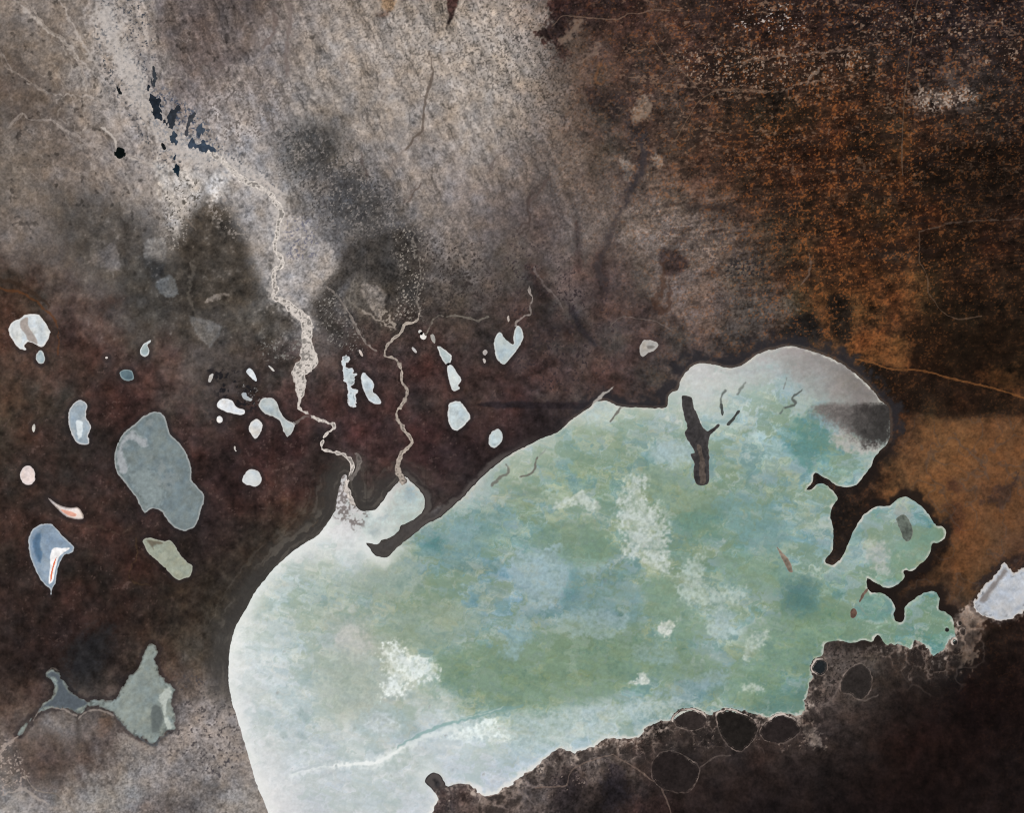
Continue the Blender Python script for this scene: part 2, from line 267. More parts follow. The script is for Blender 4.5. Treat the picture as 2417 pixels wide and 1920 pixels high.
# name, outline, floor colour, rim colour (None: no rim part), rim width, label, group, extra markings [(part, outline, colour, soft)]
PANS = [
("salt_pan", T(0,1,(75,1060),(110,1000),(160,980),(190,955),(240,940),(320,940),(360,980),(410,1060),(420,1100),(390,1170),(350,1210),(310,1190),(240,1165),(200,1200),(220,1235),(170,1225),(120,1170),(85,1110)), (205,212,212), (226,226,222), 2.6,
 "large white apple shaped salt pan with a tan band and a notched foot", G_W, [("silt_band", T(0,1,(170,985),(235,960),(240,1030),(290,1100),(320,1195),(240,1165),(215,1110),(170,1050)), (158,150,143), 4)]),
("salt_pan", T(0,1,(325,1255),(345,1243),(372,1285),(376,1335),(350,1352),(318,1335),(308,1290)), (160,176,178), (205,212,210), 2.0, "small pale drop shaped pan under the foot of the white apple shaped pan", G_W, []),
("salt_pan", T(0,1,(1185,1230),(1205,1198),(1230,1175),(1262,1158),(1262,1172),(1240,1195),(1255,1240),(1245,1280),(1215,1290),(1185,1265)), (165,182,184), (218,224,222), 2.6, "small white ring shaped pan with a curled tail at its top", G_W, []),
("salt_pan", T(0,1,(1015,1420),(1050,1405),(1105,1415),(1125,1460),(1110,1490),(1050,1490),(1020,1455)), (86,106,114), (138,158,160), 2.4, "small slate blue six sided pan with a pale outline", G_W, []),
("salt_pan", T(0,1,(1755,1500),(1760,1460),(1790,1435),(1797,1450),(1780,1500),(1765,1510)), (185,184,180), None, 0, "tiny upright grey crescent pan, first left of the thin white sliver", G_W, []),
("salt_pan", T(0,1,(2075,1425),(2085,1400),(2110,1393),(2150,1445),(2165,1490),(2150,1500),(2120,1475)), (205,212,214), None, 0, "thin slanting white sliver of a pan above the white slipper shaped pan", G_W, []),
("salt_pan", T(0,2,(1830,-15),(1860,-55),(1910,-62),(1960,-42),(1990,5),(2050,30),(2057,52),(2030,68),(1960,55),(1900,40),(1845,8)), (215,220,222), (236,238,236), 2.2, "brilliant white slipper shaped pan with a long toe pointing right", G_W, []),
("salt_pan", ELL(0,2,1850,110,25,30), (222,222,218), None, 0, "small round white pan under the heel of the slipper shaped pan", G_W, []),
("salt_pan", T(0,2,(2100,190),(2120,130),(2156,108),(2180,120),(2208,160),(2192,220),(2156,268),(2128,245)), (210,212,210), (226,226,222), 2.0, "white egg shaped pan left of the linked pair of pale pans", G_W, []),
("salt_pan", T(0,1,(2035,1605),(2070,1598),(2080,1625),(2125,1650),(2110,1665),(2060,1655)), (165,172,174), None, 0, "ragged little grey pan above right of the slipper shaped pan", G_W, []),
("salt_pan", T(1,1,(28,1700),(60,1650),(130,1645),(175,1680),(200,1750),(250,1823),(318,1862),(312,1912),(268,1970),(235,1922),(212,1845),(160,1802),(80,1772),(42,1735)), (172,182,182), (205,208,204), 2.6, "pale grey hourglass pan joining a round pool to a pointed pool", G_W, []),
("salt_pan", T(1,1,(732,1330),(742,1290),(785,1288),(797,1318),(762,1345),(762,1385),(812,1392),(828,1418),(815,1432),(845,1445),(820,1470),(835,1490),(822,1530),(800,1550),(848,1580),(832,1605),(850,1650),(838,1710),(805,1722),(782,1690),(770,1620),(775,1560),(742,1450),(735,1400)), (190,204,208), (222,226,226), 2.2, "tall pale blue mitten shaped pan with a toothed right edge", G_C, []),
("salt_pan", T(1,1,(888,1480),(905,1432),(950,1465),(992,1530),(985,1590),(1020,1620),(1052,1675),(1030,1692),(970,1670),(930,1620),(905,1560)), (192,204,208), (220,225,226), 2.2, "pale blue leaf shaped pan slanting beside the mitten shaped pan", G_C, []),
("salt_pan", T(1,1,(1532,1205),(1600,1245),(1645,1290),(1635,1340),(1605,1357),(1570,1310)), (165,178,178), (222,226,222), 3.0, "uppermost large kite shaped pan of the white chain", G_C, []),
("salt_pan", T(1,1,(1618,1362),(1660,1380),(1690,1430),(1728,1490),(1700,1535),(1712,1560),(1665,1582),(1640,1530),(1618,1440)), (196,206,206), (220,224,222), 2.2, "middle tooth shaped pan of the white chain, square at its foot", G_C, []),
("salt_pan", T(1,2,(1622,20),(1630,-20),(1660,-38),(1720,-35),(1750,0),(1775,30),(1805,80),(1780,130),(1695,202),(1640,165),(1618,80)), (188,200,200), (220,223,220), 2.6, "broad pale diamond shaped pan at the bottom end of the white chain", G_C, []),
("salt_pan", T(1,2,(2040,195),(2075,230),(2065,300),(2010,345),(1970,320),(1965,260),(1990,215)), (182,196,196), (208,214,212), 2.2, "pale oval pan alone above the straight lake shore", G_C, []),
("salt_pan", T(1,1,(2010,1180),(2030,1120),(2058,1088),(2090,1130),(2156,1188),(2176,1178),(2172,1130),(2196,1043),(2232,1050),(2250,1120),(2226,1190),(2176,1262),(2120,1330),(2080,1357),(2030,1300)), (172,186,188), (208,214,210), 2.8, "pale grey two horned pan cut open at its top", G_C, []),
("salt_pan", T(2,1,(1080,1220),(1100,1170),(1140,1155),(1210,1170),(1228,1200),(1200,1235),(1140,1260),(1105,1292),(1080,1260)), (168,166,160), (178,176,170), 2.6, "lone grey tooth shaped pan on brown soil below the dark wedge", G_C, [("wet_centre", T(2,1,(1130,1200),(1190,1195),(1205,1215),(1150,1235)), (120,117,112), 5)]),
("salt_pan", ELL(1,1,1410,1120,26,28), (228,228,224), None, 0, "small bright white spot of a pan at the top of the white chain", G_C, []),
("salt_pan", ELL(1,1,1384,1082,15,16), (205,205,200), None, 0, "tiny pale dot of a pan touching the bright white spot", G_C, []),
("salt_pan", T(1,1,(1470,1110),(1500,1105),(1512,1150),(1505,1180),(1480,1150)), (165,165,160), None, 0, "little grey wisp of a pan between the bright white spot and the kite shaped pan", G_C, []),
("salt_pan", T(1,1,(1312,1222),(1325,1213),(1352,1245),(1350,1262),(1330,1248)), (188,184,178), None, 0, "tiny slanting pale sliver of a pan right of the winding channel bend", G_C, []),
("salt_pan", T(1,1,(866,1240),(878,1235),(900,1275),(898,1292),(880,1275)), (188,180,174), None, 0, "tiny pale sliver of a pan above the leaf shaped pan", G_C, []),
("salt_pan", T(1,1,(105,1370),(120,1372),(158,1408),(150,1418),(125,1400)), (200,200,195), None, 0, "tiny white sliver of a pan left of the broad pale channel", G_C, []),
("salt_pan", T(1,1,(1912,1250),(1935,1235),(1950,1255),(1935,1282),(1915,1275)), (176,170,164), None, 0, "tiny beige pan left of the two horned pan, upper of two", G_C, []),
("salt_pan", T(1,1,(1912,1312),(1930,1310),(1938,1335),(1922,1348)), (182,176,170), None, 0, "tiny beige dot left of the two horned pan, lower of two", G_C, []),
("salt_pan", T(1,1,(2115,965),(2130,945),(2138,985),(2125,1000)), (176,166,156), None, 0, "tiny upright beige sliver above the two horned pan", G_C, []),
("salt_pan", T(0,2,(578,90),(588,30),(610,-5),(650,-42),(692,-48),(732,-8),(720,50),(725,100),(757,150),(760,195),(737,240),(748,290),(742,315),(690,320),(640,290),(605,220),(583,150)), (150,164,172), (205,206,204), 2.4, "blue grey shoe shaped pan with a white streak in its heel", G_W, [("salt_crust", T(0,2,(640,120),(690,120),(700,190),(690,255),(660,275),(640,200)), (212,222,224), 4)]),
("salt_pan", T(0,2,(968,470),(970,400),(995,310),(1050,220),(1130,160),(1190,100),(1260,60),(1340,50),(1385,90),(1410,160),(1430,230),(1490,290),(1540,350),(1580,430),(1610,520),(1610,620),(1660,680),(1712,740),(1715,800),(1690,870),(1670,940),(1640,1010),(1580,1040),(1530,1045),(1460,1010),(1410,950),(1370,890),(1320,860),(1270,860),(1220,895),(1190,850),(1150,770),(1090,690),(1030,610),(985,550)), (114,126,127), (162,168,166), 3.2, "biggest slate grey pan of all, kidney shaped with a pale rim", G_W,
 [("salt_crust", T(0,2,(975,450),(1000,320),(1060,225),(1120,190),(1170,240),(1240,280),(1240,350),(1180,340),(1120,290),(1060,300),(1040,380),(1075,480),(1080,560),(1010,570),(985,520)), (152,158,160), 9),
  ("shallow_flat", T(0,2,(1080,580),(1200,500),(1290,540),(1340,640),(1400,700),(1350,850),(1240,850),(1190,800),(1120,690)), (128,140,140), 16)]),
("salt_pan", ELL(0,2,235,580,60,78,-6), (218,206,202), (224,216,212), 2.2, "pinkish white oval pan above the fish shaped pan", G_W, []),
("salt_pan", T(0,2,(398,770),(420,775),(450,800),(500,830),(560,850),(620,850),(660,850),(690,890),(707,930),(692,952),(630,950),(560,930),(510,890),(450,830)), (222,214,208), None, 0, "white fish shaped pan with a pink belly", G_W, [("brine_patch", T(0,2,(505,865),(560,875),(620,890),(650,910),(630,935),(570,920)), (214,160,140), 2.5)]),
("salt_pan", ELL(0,2,285,182,13,34,4), (192,192,186), None, 0, "tiny upright white sliver of a pan left of the blue grey shoe shaped pan", G_W, []),
("salt_pan", T(0,2,(245,1150),(255,1080),(300,1020),(380,990),(440,1000),(490,1050),(540,1110),(600,1165),(620,1190),(600,1235),(540,1250),(500,1320),(475,1400),(465,1490),(440,1530),(430,1580),(420,1530),(390,1510),(340,1450),(290,1350),(255,1250)), (132,150,166), (185,194,198), 2.4, "steel blue heart shaped pan with a red streak edged in white", G_W,
 [("dark_pool", T(0,2,(275,1130),(330,1030),(370,1040),(350,1150),(370,1250),(345,1340),(300,1270)), (82,108,132), 9), ("salt_crust", T(0,2,(405,1480),(420,1360),(420,1270),(450,1190),(520,1195),(580,1185),(590,1205),(540,1235),(500,1275),(470,1360),(450,1470),(420,1500)), (240,240,238), 2.5), ("brine_streak", T(0,2,(415,1470),(430,1360),(455,1290),(490,1240),(475,1310),(455,1380),(438,1480)), (222,120,84), 2.0)]),
("salt_pan", T(0,2,(1210,1130),(1250,1110),(1320,1125),(1380,1140),(1430,1130),(1470,1170),(1510,1250),(1570,1310),(1617,1350),(1605,1420),(1540,1450),(1490,1455),(1420,1390),(1340,1310),(1260,1240),(1215,1160)), (148,154,138), (168,172,158), 2.2, "grey green slanting pan shaped like a caterpillar below the biggest grey pan", G_W, [("mud_patch", T(0,2,(1230,1120),(1340,1130),(1380,1160),(1300,1175),(1300,1215),(1260,1170)), (105,100,86), 6)]),
("salt_pan", T(0,2,(2048,605),(2085,545),(2145,532),(2180,560),(2202,610),(2186,655),(2150,672),(2110,662),(2062,650)), (195,202,202), (218,222,220), 2.4, "round white pan alone on dark red soil right of the biggest grey pan", G_W, []),
("salt_pan", T(0,2,(1972,340),(1982,338),(1988,368),(1998,376),(1985,380),(1975,365)), (200,196,188), None, 0, "minute white tick shaped pan above the lone round white pan", G_W, []),
("salt_pan", ELL(0,1,898,1302,13,11), (225,218,210), None, 0, "minute white dot of a pan left of the ring shaped pan", G_W, []),
("salt_pan", T(0,3,(1260,290),(1310,300),(1330,350),(1310,420),(1340,530),(1370,580),(1420,620),(1462,660),(1460,720),(1445,800),(1470,880),(1477,980),(1470,1010),(1400,1030),(1340,1080),(1290,1130),(1220,1090),(1150,1060),(1090,1020),(1030,960),(970,890),(900,840),(800,810),(740,820),(700,860),(650,880),(600,840),(500,820),(420,830),(350,860),(290,900),(220,990),(165,1060),(155,1030),(260,920),(350,830),(370,780),(440,740),(460,680),(440,600),(390,560),(420,510),(480,520),(520,570),(560,650),(620,710),(740,770),(850,755),(920,765),(990,730),(1030,660),(1070,580),(1140,530),(1180,460),(1210,380)), (132,142,137), None, 0, "grey green pan shaped like a stingray with a long dark tail", G_W,
 [("dark_marsh", T(0,3,(370,790),(450,730),(480,600),(400,555),(440,510),(510,560),(560,660),(640,730),(740,790),(640,850),(560,835),(430,825),(340,850),(230,960),(180,1030),(250,930)), (82,90,96), 6), ("wet_patch", T(0,3,(1250,900),(1290,800),(1360,820),(1390,920),(1350,1020),(1280,1040)), (96,104,102), 8), ("salt_crust", T(0,3,(1330,760),(1370,680),(1430,650),(1450,720),(1410,800),(1410,900),(1460,990),(1400,1010),(1370,900),(1350,800)), (176,184,176), 6)]),
("salt_pan", T(3,2,(1750,1640),(1800,1550),(1860,1480),(1930,1420),(1970,1340),(1995,1318),(2030,1350),(2060,1400),(2110,1390),(2156,1365),(2260,1330),(2330,1420),(2310,1600),(2230,1660),(2156,1713),(2060,1780),(1960,1806),(1850,1775),(1770,1735),(1742,1690)), (178,184,190), (196,192,186), 3.5, "bluish white pan with a pink shore against the right edge", "pale pan right of the lake", [("mud_margin", T(3,2,(1770,1640),(1830,1540),(1920,1450),(1990,1350),(2030,1400),(1960,1480),(1900,1580),(1830,1660)), (128,124,122), 10)]),
]

POOLS = [
("pool", T(0,0,(985,1250),(1010,1245),(1047,1260),(1040,1290),(1035,1320),(1005,1332),(983,1310)), (8,16,16), "black round water hole alone on the brown plain", None),
("pool", T(0,0,(1245,715),(1258,718),(1270,780),(1320,820),(1350,870),(1352,960),(1385,1005),(1412,985),(1385,1030),(1360,1020),(1310,985),(1285,920),(1262,830)), (38,46,56), "long dark wedge pool, left arm of the black V", "dark flood pools of the delta"),
("pool", T(0,0,(1402,985),(1450,920),(1500,890),(1537,865),(1520,920),(1482,962),(1482,1020),(1452,1082),(1425,1070),(1418,1020)), (52,58,66), "dark grey slanting pool, right arm of the black V", "dark flood pools of the delta"),
("pool", T(0,0,(1590,985),(1640,960),(1630,1020),(1600,1045),(1575,1140),(1560,1130),(1575,1060)), (70,74,80), "slate grey upright pool first right of the black V", "dark flood pools of the delta"),
("pool", T(0,0,(1660,1080),(1700,1040),(1710,1070),(1740,1110),(1715,1115),(1685,1150),(1655,1150)), (72,84,98), "pale blue grey pool right of the slate grey upright pool", "dark flood pools of the delta"),
("pool", T(0,0,(1585,1235),(1610,1165),(1640,1205),(1690,1215),(1715,1185),(1740,1230),(1815,1250),(1810,1265),(1740,1245),(1720,1285),(1690,1280),(1680,1245),(1620,1250)), (66,80,96), "blue forked pool with a long pointed arm to the right", "dark flood pools of the delta"),
("pool", T(0,0,(1445,1150),(1465,1090),(1480,1140),(1500,1195),(1480,1205),(1455,1190)), (62,76,90), "narrow blue pool straight below the black V", "dark flood pools of the delta"),
("pool", ELL(0,0,1480,1325,18,27), (40,56,72), "small oval navy pool, upper of two in line", "dark flood pools of the delta"),
("pool", T(0,0,(1475,1395),(1495,1398),(1505,1440),(1498,1475),(1478,1465),(1466,1430)), (24,42,54), "small oval navy pool, lower and darker of two in line", "dark flood pools of the delta"),
("pool", T(0,0,(990,740),(1002,755),(1025,775),(1022,795),(1003,790),(992,765)), (22,28,30), "tiny black slanting pool far up left of the black V", "dark flood pools of the delta"),
("pool", T(0,0,(1285,560),(1305,570),(1318,660),(1305,720),(1285,712),(1295,660)), (62,68,74), "thin dark streak of water above the left arm of the black V", "dark flood pools of the delta"),
("pool", T(0,0,(1370,1212),(1383,1225),(1380,1255),(1366,1250)), (22,28,30), "minute black pool left of the narrow blue pool", "dark flood pools of the delta"),
]

ISLANDS = [
("island", T(2,1,(1430,1650),(1440,1620),(1510,1640)) + T(2,2,(1530,0),(1565,80),(1600,165),(1645,205),(1690,188),(1738,150),(1748,168),(1700,210),(1665,250),(1655,320),(1660,400),(1662,560),(1655,640),(1610,668),(1560,652),(1535,600),(1530,540),(1542,480),(1518,430),(1512,402),(1542,390),(1520,340),(1480,280),(1462,220),(1480,180),(1460,100),(1440,20)), (58,56,56), "long dark ridge standing into the green lake like a tree stump with a twig", None),
("island", T(2,2,(1812,148),(1862,92),(1905,35),(1922,42),(1880,98),(1830,158)), (62,66,64), "short slanting dark bar in the lake right of the stump shaped ridge", "thin dark bars in the lake"),
("island", T(2,2,(1758,-20),(1775,-20),(1780,30),(1782,75),(1768,75),(1762,30)), (70,76,74), "short upright dark bar in the lake close to the stump shaped ridge", "thin dark bars in the lake"),
("island", T(3,2,(1085,960),(1110,925),(1160,915),(1200,980),(1222,1060),(1195,1130),(1160,1135),(1130,1070)), (92,100,92), "dark grey wedge shoal inside the right hand green bay", None),
("island", T(3,2,(75,1180),(140,1250),(180,1300),(212,1390),(180,1392),(140,1320),(110,1255)), (118,106,94), "small brown spindle shaped islet with a pale tail in the lake", None),
("island", T(3,2,(770,1640),(800,1575),(835,1535),(842,1548),(810,1600),(782,1648)), (96,80,70), "thin brown sand bar slanting away from the forked headland", None),
("island", ELL(3,3,722,32,26,40,8), (92,72,62), "small reddish islet beside the round green pool", None),
("island", ELL(3,3,1510,170,17,17), (34,34,32), "tiny round black islet at the right end of the lake", None),
]

BASINS = [
("basin", ELL(2,3,1500,930,142,88,4), (48,42,40), "dark oval basin with a thin pale rim on the lower shore", "dark round basins on the lower shore"),
("basin", T(2,3,(1725,900),(1760,860),(1850,848),(1950,880),(2040,935),(2072,1000),(2050,1080),(1970,1170),(1890,1192),(1810,1130),(1745,1010)), (32,29,27), "blackest egg shaped basin with a double pale rim", "dark round basins on the lower shore"),
("basin", T(3,3,(-60,1000),(0,940),(110,885),(220,930),(272,1000),(230,1070),(130,1125),(0,1110),(-55,1060)), (38,33,32), "dark shell shaped basin right of the egg shaped basin", "dark round basins on the lower shore"),
("basin", ELL(3,3,440,485,66,68), (30,34,36), "small round blue black basin biting into the lake shore", "dark round basins on the lower shore"),
("basin", T(3,3,(610,640),(630,570),(690,500),(770,460),(850,500),(880,600),(850,700),(780,760),(690,710),(620,690)), (44,40,38), "round dark basin framed by a pale streak inland of the small blue black one", "dark round basins on the lower shore"),
("basin", T(2,3,(1190,1290),(1250,1210),(1340,1195),(1450,1235),(1550,1300),(1580,1370),(1545,1470),(1460,1540),(1330,1525),(1230,1480),(1180,1400)), (36,31,30), "largest shallow dark basin ringed by a thin track", "dark round basins on the lower shore"),
("basin", ELL(3,3,1575,268,24,26), (22,24,24), "small round black pit on the pale right shore, lowest of three", "dark round basins on the lower shore"),
("basin", ELL(3,3,1645,185,27,30), (26,24,24), "small round black pit on the pale right shore, middle of three", "dark round basins on the lower shore"),
("basin", ELL(3,3,1622,115,18,20), (30,28,27), "small round black pit on the pale right shore, highest of three", "dark round basins on the lower shore"),
]

RIVERS = [
("river", T(0,0,(1730,1260),(1850,1330),(1950,1430),(2080,1530)) + T(1,0,(0,1560),(60,1590),(130,1640)) + T(1,1,(160,-20),(215,70),(190,180),(175,300),(150,380),(195,440),(220,520),(165,560),(150,640),(165,720),(150,790),(230,830),(320,900),(400,960),(435,1040),(430,1120),(430,1200),(440,1270),(450,1330),(370,1410),(365,1450),(375,1520),(380,1590),(370,1650),(360,1713)) + T(1,2,(430,60),(500,100),(590,130),(650,150),(650,190),(600,230),(560,290),(560,360),(630,380),(720,400),(790,450),(815,510),(790,600),(765,660),(780,720),(830,820)),
 [12,13,14,14,13,13,13,13,14,13,12,11,11,11,11,11,11,11,13,19,25,28,26,24,28,44,36,32,30,28,14,7,6,6,7,8,8,7,7,7,7,7,7,8,9,8,7,7,7], (208,201,192), "longest pale winding channel, broadest in its middle, ending at the lake corner"),
("river", T(1,1,(1372,930),(1362,975),(1340,1000),(1260,1020),(1220,1090),(1150,1150),(1100,1210),(1095,1280),(1150,1300),(1210,1360),(1230,1430),(1230,1500),(1270,1560),(1270,1620),(1220,1713)) + T(1,2,(1200,20),(1190,80),(1220,150),(1270,220),(1310,290),(1290,340),(1220,410),(1200,470),(1200,550),(1235,620)),
 [2,4,6,7,7,6,5,5,5.5,6,7,8,8,8,8,8,8,9,10,11,11,11,13,14], (172,162,150), "cream winding channel that widens into the pale bay of the lake"),
("river", T(2,1,(145,690),(150,740),(175,800),(150,870),(155,930),(105,945),(70,980),(40,1000),(35,1030)), [2.5,3,3,3,4,4,4,4,3], (165,156,148), "short crooked white stream running down to the two horned pan"),
("river", T(1,1,(1440,1090),(1480,1010),(1530,950),(1610,955),(1690,950),(1800,970),(1880,990),(1960,950)), [3,3,3,3,3,3,3,2], (122,116,106), "thin grey arched stream right of the cream channel"),
("river", T(0,0,(180,-20),(280,80),(340,170),(420,260),(520,320),(570,390),(620,440),(665,520),(700,600),(720,680),(750,790)), [4,5,5,6,6,6,7,8,5,4,3], (168,157,146), "pale dry stream bed slanting down from the upper left corner"),
("river", T(0,0,(0,420),(20,520),(80,580),(200,650),(320,730),(400,800)), [3,3,4,4,4,3], (150,138,127), "faint pale stream bed at the left edge, above the black water hole"),
("river", T(0,0,(60,1080),(190,950),(250,1010),(420,1010),(520,1080),(660,1150),(760,1220),(880,1240),(960,1290),(1100,1310),(1200,1360),(1290,1400)), [3,3,3,4,4,5,5,7,6,7,6,4], (166,156,148), "pale stream bed passing the black water hole"),
("river", T(2,1,(185,540),(240,640),(300,720),(390,820),(440,920)), [3,3,4,4,2], (112,102,98), "faint grey streak of a stream beside the dark wedge"),
("river", T(1,1,(600,700),(720,820),(790,940),(850,1060),(930,1180),(1010,1235)), [2.5,3,3,3,3,2], (140,132,124), "dotted thin pale stream left of the cream channel"),
("river", T(1,2,(330,140),(400,90),(450,85)), [5,3.5,3], (120,112,106), "short grey link from the hourglass pan to the long channel"),
("river", T(1,2,(800,610),(840,560),(870,480),(865,420),(850,400)), [5,6,7,8,5], (128,122,116), "grey loop rejoining the long channel near the lake"),
]

ROADS = [
(T(3,1,(740,1310),(900,1350),(1050,1400),(1290,1410),(1600,1490),(1900,1560),(2156,1640),(2400,1710)), 3.6, (126,82,46), "long straight orange road running off the right edge"),
(T(3,0,(1275,-30),(1240,100),(1220,270),(1190,480),(1180,560),(1160,760),(1145,920),(1130,1300),(1140,1480)), 2.2, (92,78,66), "thin upright track down the dark upper right country"),
(T(2,0,(340,215),(380,180),(440,130),(600,145),(760,155),(890,160),(990,110),(1080,110),(1200,80),(1330,90)), 2.6, (112,92,78), "thin wavering track along the top of the dark country"),
(T(2,0,(1160,260),(1240,390),(1310,490),(1480,640),(1560,740),(1600,800)), 2.4, (100,82,68), "thin slanting track in the dark upper country"),
(T(2,0,(1370,1190),(1430,1090),(1510,950),(1590,840),(1780,750),(2156,770)), 2.2, (104,84,68), "bent track meeting the slanting track"),
(T(2,3,(860,1230),(1000,1310),(1110,1380),(1180,1440),(1250,1450),(1270,1530),(1310,1620),(1345,1730)), 2.6, (112,96,86), "pale track slanting across the dark lower land"),
(T(2,3,(200,1500),(420,1490),(470,1460),(490,1380),(560,1320),(700,1260),(860,1220)), 2.4, (118,102,92), "pale crooked track near the lower lake shore"),
(T(2,3,(1310,1190),(1420,1220),(1540,1290),(1580,1370),(1545,1475),(1460,1540),(1270,1510)), 2.4, (102,90,82), "pale curved track ringing the largest shallow basin"),
(T(2,3,(1590,1330),(1640,1290),(1720,1240),(1840,1230)), 2.4, (96,86,80), "short pale track joining two dark basins"),
(T(1,3,(2156,1300),(2156,1300)) if False else T(0,3,(200,1380),(300,1520),(480,1560),(560,1640),(660,1730)), 2.6, (138,128,118), "pale track across the lower left corner"),
(T(2,1,(820,1050),(920,960),(1080,975),(1200,990),(1290,1040),(1380,1090)), 2.2, (100,90,84), "thin arched track above the lone grey tooth shaped pan"),
(T(3,1,(1275,235),(1278,330),(1275,420),(1278,500),(1310,540),(1350,640),(1350,740),(1400,820),(1480,920),(1600,975),(1800,950)), 2.2, (92,74,60), "thin kinked track between orange and dark brown scrub"),
]

# how strongly each soil texture shows: overview x, y, dark scrub dots, orange sand grains, fine mottling
GRAIN = [(100,100,20,0,35),(300,150,35,0,40),(500,100,20,0,45),(700,100,40,0,30),(900,100,70,0,30),(1100,100,100,0,30),(1150,200,90,5,30),(1000,250,40,0,30),(800,300,20,0,30),(700,350,30,0,60),(1250,150,30,30,60),(1400,100,30,60,80),(1600,100,20,80,95),(1900,80,10,70,90),(2100,80,10,60,70),(1500,250,20,65,80),(1700,250,10,90,70),(1900,270,10,100,70),(2100,270,5,70,60),(1800,400,10,90,60),(1600,400,20,85,80),(2050,400,0,35,35),(1900,520,10,90,60),(1750,550,20,100,70),(1850,650,20,70,80),(1800,740,10,60,70),(2080,600,0,60,50),(2080,700,0,10,30),(1650,500,30,80,75),(1500,550,40,45,60),(1350,500,30,28,50),(1450,650,30,32,50),(1200,600,25,0,40),(1050,450,20,0,40),(600,500,15,0,60),(500,550,10,0,40),(300,600,10,0,30),(850,650,60,0,70),(750,550,50,0,50),(600,700,30,0,50),(100,400,20,0,30),(100,700,10,5,30),(300,900,5,0,30),(700,900,0,0,25),(1000,800,5,0,25),(1300,750,10,5,30),(2000,1000,0,25,30),(2100,830,0,25,30),(2000,830,0,15,20),(1950,1200,0,20,30),(200,1250,0,0,25),(300,1600,35,0,50),(500,1600,25,0,45),(80,1600,10,0,40),(1200,1640,60,0,60),(1750,1450,60,0,60),(1900,1550,5,0,25),(2100,1600,0,5,15),(1500,1650,10,0,20)]

